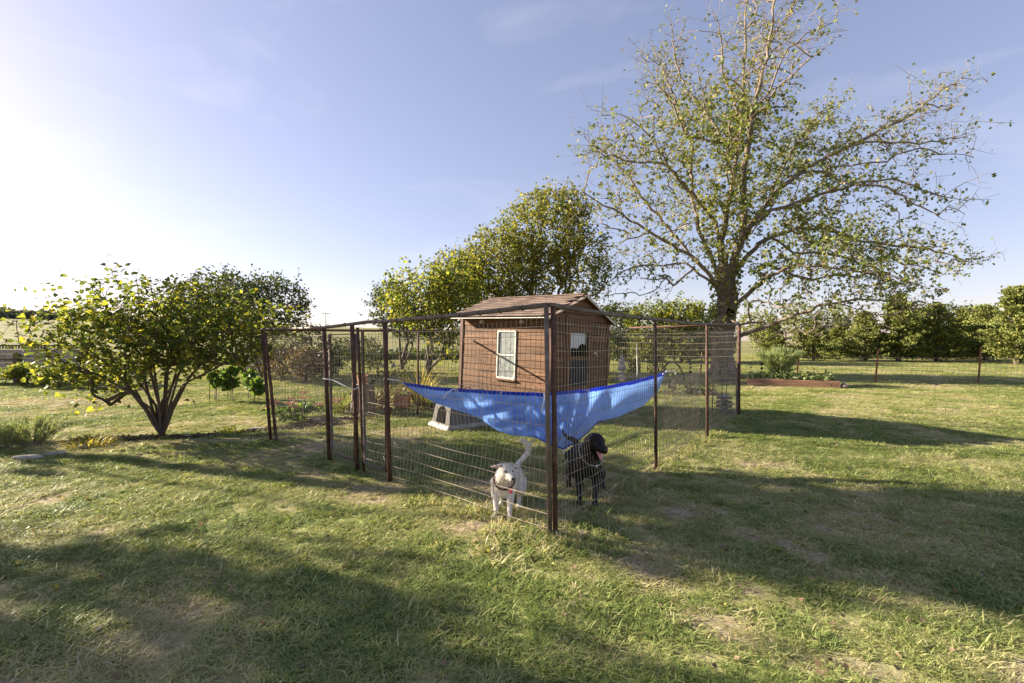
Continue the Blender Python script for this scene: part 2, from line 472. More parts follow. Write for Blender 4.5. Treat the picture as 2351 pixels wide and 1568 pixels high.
# tarpaulin: woven translucent plastic
def mat_tarp():
    m, t, b = new_mat('blue_tarpaulin')
    at = t.nodes.new('ShaderNodeAttribute'); at.attribute_name = 'hem'
    r = ramp(t, [(0.0, (0.33, 0.49, 0.83)), (0.5, (0.33, 0.49, 0.83)), (0.55, (0.035, 0.10, 0.55)), (1.0, (0.035, 0.10, 0.55))])
    t.links.new(at.outputs['Fac'], r.inputs[0])
    tc = t.nodes.new('ShaderNodeTexCoord')
    n = t.nodes.new('ShaderNodeTexNoise'); n.inputs['Scale'].default_value = 5; n.inputs['Detail'].default_value = 8
    t.links.new(tc.outputs['Object'], n.inputs['Vector'])
    hs = t.nodes.new('ShaderNodeHueSaturation')
    mr = t.nodes.new('ShaderNodeMapRange')
    mr.inputs['To Min'].default_value = 0.8; mr.inputs['To Max'].default_value = 1.25
    t.links.new(n.outputs['Fac'], mr.inputs[0]); t.links.new(mr.outputs[0], hs.inputs['Value'])
    t.links.new(r.outputs[0], hs.inputs['Color'])
    t.links.new(hs.outputs[0], b.inputs['Base Color'])
    b.inputs['Roughness'].default_value = 0.38
    wv = t.nodes.new('ShaderNodeTexNoise'); wv.inputs['Scale'].default_value = 18; wv.inputs['Detail'].default_value = 4
    t.links.new(tc.outputs['Object'], wv.inputs['Vector'])
    bp = t.nodes.new('ShaderNodeBump'); bp.inputs['Strength'].default_value = 0.35; bp.inputs['Distance'].default_value = 0.02
    t.links.new(wv.outputs['Fac'], bp.inputs['Height'])
    vo = t.nodes.new('ShaderNodeTexVoronoi'); vo.feature = 'DISTANCE_TO_EDGE'; vo.inputs['Scale'].default_value = 5.5
    t.links.new(tc.outputs['Object'], vo.inputs['Vector'])
    vm = t.nodes.new('ShaderNodeMapRange'); vm.inputs['From Max'].default_value = 0.10
    t.links.new(vo.outputs['Distance'], vm.inputs[0])
    b2 = t.nodes.new('ShaderNodeBump'); b2.inputs['Strength'].default_value = 0.5; b2.inputs['Distance'].default_value = 0.012
    t.links.new(vm.outputs[0], b2.inputs['Height']); t.links.new(bp.outputs[0], b2.inputs['Normal']); t.links.new(b2.outputs[0], b.inputs['Normal'])
    tr = t.nodes.new('ShaderNodeBsdfTranslucent')
    mu = t.nodes.new('ShaderNodeMix'); mu.data_type = 'RGBA'; mu.blend_type = 'MULTIPLY'; mu.inputs[0].default_value = 1.0
    mu.inputs[7].default_value = (1.5, 1.4, 1.2, 1)
    t.links.new(hs.outputs[0], mu.inputs[6]); t.links.new(mu.outputs[2], tr.inputs['Color'])
    ms = t.nodes.new('ShaderNodeMixShader'); ms.inputs[0].default_value = 0.6
    t.links.new(b.outputs[0], ms.inputs[1]); t.links.new(tr.outputs[0], ms.inputs[2])
    t.links.new(ms.outputs[0], t.nodes['Material Output'].inputs['Surface'])
    return m


M['tarp'] = mat_tarp()


def mat_ground():
    m, t, b = new_mat('lawn_soil')
    at = t.nodes.new('ShaderNodeAttribute'); at.attribute_name = 'dry'
    yd = t.nodes.new('ShaderNodeAttribute'); yd.attribute_name = 'pasture'
    tc = t.nodes.new('ShaderNodeTexCoord')
    n1 = t.nodes.new('ShaderNodeTexNoise'); n1.inputs['Scale'].default_value = 14; n1.inputs['Detail'].default_value = 10; n1.inputs['Roughness'].default_value = 0.75
    t.links.new(tc.outputs['Object'], n1.inputs['Vector'])
    green = ramp(t, [(0.3, (0.12, 0.14, 0.05)), (0.5, (0.28, 0.30, 0.11)), (0.7, (0.45, 0.42, 0.22))])
    soil = ramp(t, [(0.3, (0.15, 0.11, 0.08)), (0.5, (0.30, 0.23, 0.17)), (0.7, (0.48, 0.39, 0.30))])
    t.links.new(n1.outputs['Fac'], green.inputs[0]); t.links.new(n1.outputs['Fac'], soil.inputs[0])
    mx = t.nodes.new('ShaderNodeMix'); mx.data_type = 'RGBA'
    t.links.new(at.outputs['Fac'], mx.inputs[0]); t.links.new(green.outputs[0], mx.inputs[6]); t.links.new(soil.outputs[0], mx.inputs[7])
    n2 = t.nodes.new('ShaderNodeTexNoise'); n2.inputs['Scale'].default_value = 0.06; n2.inputs['Detail'].default_value = 9; n2.inputs['Roughness'].default_value = 0.7
    mp = t.nodes.new('ShaderNodeMapping'); mp.inputs['Scale'].default_value = (0.6, 1.6, 1)
    t.links.new(tc.outputs['Object'], mp.inputs[0]); t.links.new(mp.outputs[0], n2.inputs['Vector'])
    past = ramp(t, [(0.3, (0.12, 0.13, 0.055)), (0.5, (0.19, 0.185, 0.085)), (0.7, (0.26, 0.235, 0.12))])
    t.links.new(n2.outputs['Fac'], past.inputs[0])
    m2 = t.nodes.new('ShaderNodeMix'); m2.data_type = 'RGBA'
    t.links.new(yd.outputs['Fac'], m2.inputs[0]); t.links.new(mx.outputs[2], m2.inputs[6]); t.links.new(past.outputs[0], m2.inputs[7])
    t.links.new(m2.outputs[2], b.inputs['Base Color'])
    b.inputs['Roughness'].default_value = 1.0
    b.inputs['Specular IOR Level'].default_value = 0.05
    bp = t.nodes.new('ShaderNodeBump'); bp.inputs['Strength'].default_value = 0.9; bp.inputs['Distance'].default_value = 0.03
    t.links.new(n1.outputs['Fac'], bp.inputs['Height']); t.links.new(bp.outputs[0], b.inputs['Normal'])
    return m


M['ground'] = mat_ground()


# ------------------------------------------------------------------ pen geometry
COR = Vector((0.31, 3.59, 0)); DL = Vector((-0.755, 0.654, 0)).normalized(); DR = Vector((0.6, 0.8, 0))
LL, LR = 5.47, 7.33


def lp(t): return COR + DL * t
def rp(s): return COR + DR * s


# ------------------------------------------------------------------ ground
def smooth(a, b, x):
    t = np.clip((x - a) / (b - a), 0, 1)
    return t * t * (3 - 2 * t)


BLOBS = []     # bare or dry places: x, y, rx, ry, angle, strength
def blob(px, py, rx, ry, ang=0.0, k=1.0):
    g = G(px, py)
    BLOBS.append((g.x, g.y, rx, ry, ang, k))


blob(1085, 1215, 0.28, 0.22, 0, 0.95)
blob(1110, 1180, 0.5, 0.16, 0.4, 0.5)
blob(1215, 1180, 0.45, 0.28, 0, 0.75)
blob(1350, 1170, 0.5, 0.35, 0.4, 0.6)
blob(1430, 1130, 0.4, 0.35, 0.6, 0.6)
blob(1760, 1235, 0.35, 0.14, -0.3, 0.85)
blob(1860, 1275, 0.16, 0.10, 0, 0.9)
blob(1470, 1295, 0.28, 0.10, -0.5, 0.8)
blob(550, 1400, 0.25, 0.08, 0.2, 0.6)
blob(790, 1370, 0.25, 0.08, 0.2, 0.5)
blob(2130, 1160, 0.9, 0.15, -0.2, 0.5)
blob(1830, 1120, 1.0, 0.25, -0.2, 0.55)
blob(1700, 1045, 1.0, 0.3, -0.1, 0.45)
blob(2200, 1060, 0.8, 0.3, -0.1, 0.5)
blob(1650, 1440, 0.35, 0.18, -0.5, 0.75)
blob(1480, 1500, 0.5, 0.1, 0.0, 0.5)
blob(1900, 1520, 0.45, 0.12, -0.3, 0.65)
blob(2000, 1330, 0.4, 0.15, -0.3, 0.55)
blob(2180, 1400, 0.35, 0.1, -0.3, 0.6)
blob(170, 925, 3.2, 0.9, 0.0, 0.8)
blob(250, 985, 2.0, 0.25, 0.05, 0.6)
blob(480, 1012, 1.1, 0.22, 0.25, 0.7)
blob(900, 990, 1.4, 0.35, 0.25, 0.75)
blob(560, 960, 1.4, 0.4, 0.2, 0.5)
blob(370, 1045, 0.9, 0.16, 0.2, 0.6)
blob(1870, 905, 0.7, 0.4, 0, 0.5)
blob(1230, 1120, 0.3, 0.15, 0, 0.4)


def seg_dist(x, y, a, b):
    ax, ay, bx, by = a.x, a.y, b.x, b.y
    t = np.clip(((x - ax) * (bx - ax) + (y - ay) * (by - ay)) / ((bx - ax) ** 2 + (by - ay) ** 2), 0, 1)
    return np.hypot(x - ax - t * (bx - ax), y - ay - t * (by - ay))


def dryness(x, y):
    d = 0.50 * smooth(0.48, 0.68, fbm(x, y, 1.3, 1)) + 0.45 * smooth(0.52, 0.70, fbm(x, y, 0.42, 5))
    for (bx, by, rx, ry, a, k) in BLOBS:
        u = (x - bx) * math.cos(a) + (y - by) * math.sin(a)
        v = -(x - bx) * math.sin(a) + (y - by) * math.cos(a)
        q = np.sqrt((u / rx) ** 2 + (v / ry) ** 2) + 0.9 * (fbm(x, y, 0.35, 9) - 0.5)
        d = np.maximum(d, k * smooth(1.35, 0.55, q))
    e = seg_dist(x, y, rp(0.0) + Vector((0.05, 0.02, 0)), rp(LR)) + 0.16 * (fbm(x, y, 0.3, 4) - 0.5)
    d = np.maximum(d, 0.85 * smooth(0.22, 0.06, e))
    e = seg_dist(x, y, lp(0.2), lp(1.3)) + 0.2 * (fbm(x, y, 0.3, 4) - 0.5)
    d = np.maximum(d, 0.6 * smooth(0.3, 0.05, e))
    return np.clip(d, 0, 1)


def gz(x, y):
    r = np.hypot(x, y)
    px = CX + F * x / np.maximum(y, 0.2 * r + 1e-6)
    crest = np.interp(px, [-400, 0, 200, 640, 930, 1250, 1500], [734, 734, 740, 748, 757, 776, 783.2])
    h = EYE + (CY - crest) / F * 340
    up = smooth(55, 340, y) ** 1.1
    und = 0.9 * (fbm(x, y, 90, 2, 3) - 0.5) * smooth(60, 150, r)
    far = smooth(0, -40, y)
    return np.where(y > 50, h * up + und, 0.0) * (1 - far)


def build_ground():
    n = 330
    t = np.linspace(-1, 1, n)
    k = 7.4
    xs = np.sinh(k * t) / math.sinh(k) * 1500
    t2 = np.linspace(-0.62, 1, 300)
    ys = np.sinh(k * t2) / math.sinh(k) * 1500 + 3.5
    X, Y = np.meshgrid(xs, ys)
    Z = gz(X, Y)
    V = np.stack([X.ravel(), Y.ravel(), Z.ravel()], 1)
    ny, nx = X.shape
    i = np.arange(ny - 1)[:, None] * nx + np.arange(nx - 1)[None, :]
    Fq = np.stack([i, i + 1, i + nx + 1, i + nx], -1).reshape(-1, 4)
    r = np.hypot(X, Y).ravel()
    dr = dryness(X.ravel(), Y.ravel())
    pa = smooth(42, 60, Y.ravel() + 8 * (fbm(X.ravel(), Y.ravel(), 30, 3) - 0.5))
    me = np_mesh('ground', V, Fq, True, {'dry': dr, 'pasture': pa})
    o = link('ground', me, M['ground'])
    tag(o, kind='structure')


build_ground()


# ------------------------------------------------------------------ grass
def tuft_mesh(name, nb, rad, hmin, hmax, wid, droop, seed):
    r = np.random.default_rng(seed)
    V, F3, bl = [], [], []
    for b in range(nb):
        a = r.uniform(0, 2 * math.pi); q = rad * math.sqrt(r.random())
        bx, by = q * math.cos(a), q * math.sin(a)
        h = r.uniform(hmin, hmax); w_ = wid * 1.4 * r.uniform(0.6, 1.4)
        da = r.uniform(0, 2 * math.pi); lean = r.uniform(0.2, 1.0) * droop * h
        dx, dy = math.cos(da), math.sin(da)
        sx, sy = -dy * w_, dx * w_
        tv = r.uniform(-0.22, 0.30) + (0.2 if r.random() < 0.10 else 0)
        base = len(V)
        pr = [(0, 0, 1.0), (0.35, 0.5, 0.95), (0.75, 0.85, 0.6)]
        for (l, z, ww) in pr:
            cx, cy, cz = bx + dx * lean * l, by + dy * lean * l, h * z - 0.006
            V.append((cx - sx * ww, cy - sy * ww, cz)); V.append((cx + sx * ww, cy + sy * ww, cz))
            bl += [tv, tv]
        V.append((bx + dx * lean * 1.15, by + dy * lean * 1.15, h * (1.0 - 0.25 * droop)))
        bl.append(tv)
        for k in (0, 2):
            F3.append((base + k, base + k + 1, base + k + 3)); F3.append((base + k, base + k + 3, base + k + 2))
        F3.append((base + 4, base + 5, base + 6))
    return np_mesh(name, np.array(V), np.array(F3), False, {'blade': np.array(bl)})


TUFTS = []
for i, (nb, rad, h0, h1, wd, dp) in enumerate([(30, 0.065, 0.03, 0.070, 0.0019, 1.3), (26, 0.07, 0.025, 0.06, 0.0022, 1.9), (24, 0.05, 0.03, 0.075, 0.0022, 1.4), (34, 0.08, 0.02, 0.05, 0.0018, 2.2)]):
    o = link('grass_tuft', tuft_mesh('grass_tuft', nb, rad, h0, h1, wd, dp, 40 + i), M['grass'])
    p = [(0.5, 3.3), (-0.2, 3.4), (0.9, 3.6), (-0.6, 3.5)][i]
    o.location = (p[0], p[1], 0)
    tag(o, kind='stuff')
    TUFTS.append(o)


def scatter(name, pts, scl, tnt, idx, seed=1, zs=None):
    n = len(pts)
    me = bpy.data.meshes.new(name)
    me.vertices.add(n)
    me.vertices.foreach_set('co', pts.astype(np.float32).ravel())
    r = np.random.default_rng(seed)
    rot = np.stack([r.normal(0, 0.12, n), r.normal(0, 0.12, n), r.uniform(0, 6.28, n)], 1)
    sv = np.stack([scl, scl, scl if zs is None else zs], 1)
    a = me.attributes.new('rot', 'FLOAT_VECTOR', 'POINT'); a.data.foreach_set('vector', rot.astype(np.float32).ravel())
    a = me.attributes.new('scl', 'FLOAT_VECTOR', 'POINT'); a.data.foreach_set('vector', sv.astype(np.float32).ravel())
    a = me.attributes.new('tint', 'FLOAT', 'POINT'); a.data.foreach_set('value', tnt.astype(np.float32))
    a = me.attributes.new('pick', 'INT', 'POINT'); a.data.foreach_set('value', idx.astype(np.int32))
    me.materials.append(M['grass'])
    o = link(name, me, None)
    g = bpy.data.node_groups.new(name + '_scatter', 'GeometryNodeTree')
    g.interface.new_socket('Geometry', in_out='INPUT', socket_type='NodeSocketGeometry')
    g.interface.new_socket('Geometry', in_out='OUTPUT', socket_type='NodeSocketGeometry')
    gi = g.nodes.new('NodeGroupInput'); go = g.nodes.new('NodeGroupOutput')
    iop = g.nodes.new('GeometryNodeInstanceOnPoints')
    jn = g.nodes.new('GeometryNodeJoinGeometry')
    for tfo in TUFTS[::-1]:
        oi = g.nodes.new('GeometryNodeObjectInfo')
        oi.inputs['Object'].default_value = tfo
        oi.inputs['As Instance'].default_value = True
        oi.transform_space = 'ORIGINAL'
        g.links.new(oi.outputs['Geometry'], jn.inputs[0])
    def attr(nm, ty):
        na = g.nodes.new('GeometryNodeInputNamedAttribute'); na.data_type = ty; na.inputs['Name'].default_value = nm
        return na.outputs[0]
    g.links.new(gi.outputs[0], iop.inputs['Points'])
    g.links.new(jn.outputs[0], iop.inputs['Instance'])
    iop.inputs['Pick Instance'].default_value = True
    g.links.new(attr('pick', 'INT'), iop.inputs['Instance Index'])
    g.links.new(attr('rot', 'FLOAT_VECTOR'), iop.inputs['Rotation'])
    g.links.new(attr('scl', 'FLOAT_VECTOR'), iop.inputs['Scale'])
    g.links.new(iop.outputs[0], go.inputs[0])
    md = o.modifiers.new('scatter', 'NODES'); md.node_group = g
    tag(o, kind='stuff')
    return o


def build_lawn():
    P_, S_, T_, I_, Z_ = [], [], [], [], []
    d0 = 1.1
    while d0 < 58:
        d1 = d0 * 1.22
        w0 = 1.28 * d1 + 1.6
        area = 2 * w0 * (d1 - d0)
        dm = 0.5 * (d0 + d1)
        rho = 950 if dm < 4 else 950 * (4 / dm) ** 1.35
        n = int(area * rho)
        x = rng.uniform(-w0, w0, n); y = rng.uniform(d0, d1, n)
        dr = dryness(x, y)
        thick = fbm(x, y, 0.22, 12, 3)
        keep = rng.random(n) < np.clip(0.95 - 0.70 * dr + 1.3 * (thick - 0.5), 0.04, 1)
        x, y, dr, thick = x[keep], y[keep], dr[keep], thick[keep]
        n = len(x)
        gr = 1.0 if dm < 4 else (dm / 4) ** 0.45
        s = rng.uniform(0.55, 1.15, n) * gr * (0.5 + 0.8 * thick)
        tn = 0.10 + 0.55 * dr + 0.55 * (fbm(x, y, 0.8, 20) - 0.5) + rng.normal(0, 0.09, n)
        tn += np.where(rng.random(n) < 0.10, 0.26, 0) + 0.10 * smooth(8, 18, y)
        P_.append(np.stack([x, y, np.full(n, 0.0)], 1)); S_.append(s)
        Z_.append(s / gr * 0.56 * (1 + 0.10 * (gr - 1)) * (1 - 0.45 * dr))
        T_.append(np.clip(tn, 0.02, 0.98))
        pk = np.where(dr > 0.45, rng.choice([1, 3], n), rng.choice([0, 1, 2, 3], n, p=[0.4, 0.25, 0.15, 0.2]))
        I_.append(pk)
        d0 = d1
    scatter('lawn_grass', np.concatenate(P_), np.concatenate(S_), np.concatenate(T_), np.concatenate(I_), 3, np.concatenate(Z_))
    # taller weeds along the pen's foot, round the corner post
    n = 520
    a = rng.random(n)
    pts = []
    for i in range(n):
        if rng.random() < 0.55: p = rp(rng.uniform(-0.25, LR)) + DL * rng.normal(0, 0.07)
        elif rng.random() < 0.5: p = lp(rng.uniform(-0.2, 1.6)) + DR * rng.normal(0, 0.08)
        else: p = COR + Vector((rng.normal(0, 0.28), rng.normal(0.02, 0.16), 0))
        pts.append(tuple(p))
    scatter('fence_weeds', np.array(pts), rng.uniform(1.0, 1.7, n), np.clip(rng.normal(0.36, 0.25, n), 0, 1), rng.choice([0, 2], n), 9, rng.uniform(0.5, 1.35, n))


build_lawn()


# ------------------------------------------------------------------ leaves and trees
def leaf_template(kind):
    if kind == 'kite':
        return np.array([(0, 0, 0), (0.5, 0.42, 0.10), (0, 1, 0), (-0.5, 0.42, 0.10)], float), np.array([(0, 1, 2), (0, 2, 3)])
    if kind == 'heart':
        v = [(0, 0, 0), (0.34, -0.16, 0.05), (0.56, 0.12, 0.12), (0.42, 0.55, 0.09), (0, 1.0, -0.05), (-0.42, 0.55, 0.09), (-0.56, 0.12, 0.12), (-0.34, -0.16, 0.05)]
        return np.array(v, float), np.array([(0, 1, 2), (0, 2, 3), (0, 3, 4), (0, 4, 5), (0, 5, 6), (0, 6, 7)])
    if kind == 'lobed':
        v = [(0, 0, 0), (0.5, 0.18, 0.08), (0.18, 0.42, 0.02), (0.42, 0.66, 0.06), (0, 1.0, 0), (-0.42, 0.66, 0.06), (-0.18, 0.42, 0.02), (-0.5, 0.18, 0.08)]
        return np.array(v, float), np.array([(0, 1, 2), (0, 2, 6), (0, 6, 7), (2, 3, 4), (2, 4, 6), (4, 5, 6)])
    if kind == 'spray':
        return np.array([(-0.12, 0, 0), (0.12, 0, 0), (0.30, 0.5, 0.05), (0.0, 1.0, -0.1), (-0.30, 0.45, 0.05)], float), np.array([(0, 1, 2), (0, 2, 4), (2, 3, 4)])
    if kind == 'needle':
        return np.array([(-0.05, 0, 0), (0.05, 0, 0), (0.0, 1.0, 0.0)], float), np.array([(0, 1, 2)])


def leaves(cent, size, kind='kite', hang=0.5, tints=None, dirs=None, r=rng, flat=0.0):
    """leaf faces at cent; hang 0 random .. 1 pointing down"""
    n = len(cent)
    tv, tf = leaf_template(kind)
    d = r.normal(0, 1, (n, 3))
    if dirs is not None: d = d * 0.6 + dirs * 1.6
    d /= np.linalg.norm(d, axis=1)[:, None]
    d[:, 2] = d[:, 2] * (1 - 0.5 * hang) - hang
    if flat: d[:, 2] *= (1 - flat)
    d /= np.linalg.norm(d, axis=1)[:, None]
    u = r.normal(0, 1, (n, 3))
    if flat: u = u * 0.5 + np.array([0, 0, 1.0])
    nx = np.cross(d, u); nx /= np.linalg.norm(nx, axis=1)[:, None] + 1e-9
    nz_ = np.cross(nx, d)
    s = (size * r.uniform(0.6, 1.25, n))[:, None, None]
    V = cent[:, None, :] + s * (tv[None, :, 0:1] * nx[:, None, :] + tv[None, :, 1:2] * d[:, None, :] + tv[None, :, 2:3] * nz_[:, None, :])
    k = len(tv)
    Fc = (tf[None] + (np.arange(n) * k)[:, None, None]).reshape(-1, tf.shape[1])
    if tints is None: tints = r.random(n)
    return V.reshape(-1, 3), Fc, np.repeat(np.clip(tints, 0, 1), k)


class Skel:
    def __init__(s, base):
        s.p = np.zeros((60000, 3)); s.n = 1
        s.p[0] = base
        s.par = [-1]
        s.ok = np.zeros(60000, bool)
        s.chains = []
        s.rmin = {}

    def add(s, p, par, ok=True):
        s.p[s.n] = p; s.par.append(par); s.ok[s.n] = ok; s.n += 1
        return s.n - 1

    def limb(s, pts, start=0, ok_from=0.2, step=0.35, wob=0.04, rmin=None, r=rng):
        pts = [s.p[start]] + [np.array(q, float) for q in pts]
        ch = [start]; tot = 0
        L = sum(np.linalg.norm(b - a) for a, b in zip(pts[:-1], pts[1:]))
        run = 0
        for a, b in zip(pts[:-1], pts[1:]):
            l = np.linalg.norm(b - a); k = max(1, int(l / step))
            for i in range(1, k + 1):
                q = a + (b - a) * i / k
                run += l / k
                q = q + r.normal(0, wob, 3)
                ch.append(s.add(q, ch[-1], run > ok_from * L))
        s.chains.append(ch)
        if rmin: s.rmin[len(s.chains) - 1] = rmin
        return ch

    def attach(s, A, base, step=0.3, wob=0.05, up=0.15, r=rng):
        n = s.n
        d = np.linalg.norm(s.p[:n] - A, axis=1)
        db = np.linalg.norm(s.p[:n] - base, axis=1)
        dA = np.linalg.norm(A - base)
        cost = d + 0.8 * np.maximum(0, db - dA + 0.1) + np.where(s.ok[:n], 0, 1e3)
        i = int(np.argmin(cost))
        p0 = s.p[i].copy()
        L = np.linalg.norm(A - p0)
        if L < 0.04: return None
        k = max(2, int(L / step))
        ch = [i]
        bend = r.normal(0, 1, 3) * 0.10 * L; bend[2] += up * L
        for j in range(1, k + 1):
            t = j / k
            q = p0 + (A - p0) * t + bend * 4 * t * (1 - t) * 0.5 + r.normal(0, wob, 3) * L * 0.3
            ch.append(s.add(q, ch[-1], True))
        s.chains.append(ch)
        return ch

    def radii(s, tip, e=2.3, cap=None):
        n = s.n
        acc = np.zeros(n); has = np.zeros(n, bool)
        for i in range(n - 1, 0, -1):
            if acc[i] == 0: acc[i] = tip ** e
            acc[s.par[i]] += acc[i] * 1.0
            acc[i] = acc[i] ** (1 / e)
        acc[0] = acc[0] ** (1 / e)
        if cap: acc = np.minimum(acc, cap)
        return acc

    def mesh(s, name, rad, flare=1.0, sides=(8, 5, 3)):
        Vs, Fs, Th = [], [], []; off = 0
        for ci, ch in enumerate(s.chains):
            pts = s.p[ch]; r0 = rad[ch].copy()
            if s.par[ch[1]] != -1 and ci > 0:
                r0[0] = min(r0[0], r0[1] * 1.15)
            if ci in s.rmin:
                r0 = np.maximum(r0, np.linspace(s.rmin[ci][0], s.rmin[ci][1], len(r0)))
            R = r0.max(); k = sides[0] if R > 0.06 else (sides[1] if R > 0.018 else sides[2])
            m = len(pts)
            t = np.gradient(pts, axis=0); t /= np.linalg.norm(t, axis=1)[:, None] + 1e-9
            up = np.array([0.31, 0.23, 0.92]) if abs(t[0][2]) < 0.85 else np.array([0.9, 0.3, 0.1])
            nx = np.cross(t, up); nx /= np.linalg.norm(nx, axis=1)[:, None] + 1e-9
            ny = np.cross(t, nx)
            a = np.arange(k) * 2 * math.pi / k
            V = pts[:, None, :] + r0[:, None, None] * (np.cos(a)[None, :, None] * nx[:, None, :] + np.sin(a)[None, :, None] * ny[:, None, :])
            Vs.append(V.reshape(-1, 3)); Th.append(np.repeat(r0, k))
            i = np.arange(m - 1)[:, None] * k + np.arange(k)[None, :]
            j = np.arange(m - 1)[:, None] * k + (np.arange(k)[None, :] + 1) % k
            Fs.append(np.stack([i, j, j + k, i + k], -1).reshape(-1, 4) + off)
            off += m * k
        return np_mesh(name, np.concatenate(Vs), np.concatenate(Fs), True, {'thick': np.concatenate(Th)})


def make_tree(name, label, cat, base, limbs, attr, tip=0.006, leaf=None, bark='bark', group=None, fine=0, fsig=0.3, up=0.12, leafw=None, per=4, spread=0.08, lsize=0.1, lkind='kite', lmat='green_leaf', hang=0.4, cap=None, seed=0, vines=None, step=0.3, rmins=None, flat=0.0, tintf=None, frac=0.5, wob=0.05):
    r = np.random.default_rng(100 + seed)
    base = np.array(base, float)
    sk = Skel(base)
    chs = []
    for k, L in enumerate(limbs):
        st, pts = (0, L) if not isinstance(L, tuple) else L
        if isinstance(st, (list, tuple)):    # (limb index, fraction)
            c = chs[st[0]]; st = c[int(st[1] * (len(c) - 1))]
        chs.append(sk.limb(pts, st, ok_from=0.3 if k else 0.55, rmin=None if not rmins else rmins.get(k), wob=wob, r=r))
    od = np.argsort(np.linalg.norm(attr - base, axis=1))
    nl0 = len(sk.chains)
    for A in attr[od]:
        sk.attach(A, base, step=step, up=up, r=r)
    if fine:
        ids = r.integers(0, sk.n, fine * 3)
        ids = ids[sk.ok[ids]][:fine]
        for i in ids:
            sk.attach(sk.p[i] + r.normal(0, fsig, 3) + np.array([0, 0, 0.1 * fsig]), base, step=step * 0.8, up=up * 0.5, r=r)
    rad = sk.radii(tip, cap=cap)
    root = empty(name, tuple(base), label, cat, group)
    me = sk.mesh('trunk', rad)
    me.transform(Matrix.Translation(-Vector(base)))
    link('trunk', me, M[bark], root)
    # leaves on the outer part of the twigs
    cs = []
    for ch in sk.chains[nl0:]:
        pts = sk.p[ch]
        m = len(pts)
        for q in range(per):
            t = 1 - frac * r.random()
            f = t * (m - 1); i = min(int(f), m - 2)
            cs.append(pts[i] + (pts[i + 1] - pts[i]) * (f - i))
    cs = np.array(cs)
    if leafw is not None:
        cs = cs[r.random(len(cs)) < leafw(cs)]
    if len(cs):
        cs = cs + r.normal(0, spread, cs.shape)
        tn = np.clip(r.normal(0.45, 0.25, len(cs)), 0, 1)
        if tintf is not None: tn = np.clip(tn + tintf(cs), 0, 1)
        V, Fc, T = leaves(cs, lsize, lkind, hang, tn, r=r, flat=flat)
        me = np_mesh('foliage', V - base, Fc, False, {'tint': T})
        o = link('foliage', me, M[lmat], root)
        tag(o, kind='stuff')
    return root, sk, cs


def ell_pts(n, c, rr, r, shell=0.35, zmin=None):
    v = r.normal(0, 1, (n, 3)); v /= np.linalg.norm(v, axis=1)[:, None]
    q = r.random(n) ** (1 / 3)
    q = shell + (1 - shell) * q
    p = np.array(c) + v * q[:, None] * np.array(rr)
    if zmin is not None: p = p[p[:, 2] > zmin]
    return p


def ws(pts, d=20.0):
    """limb traced on the crop, each point (x, y, depth offset)"""
    return [np.array(P(1301 + q[0] * 0.4393, q[1] * 0.4393, d + (q[2] if len(q) > 2 else 0))) for q in pts]


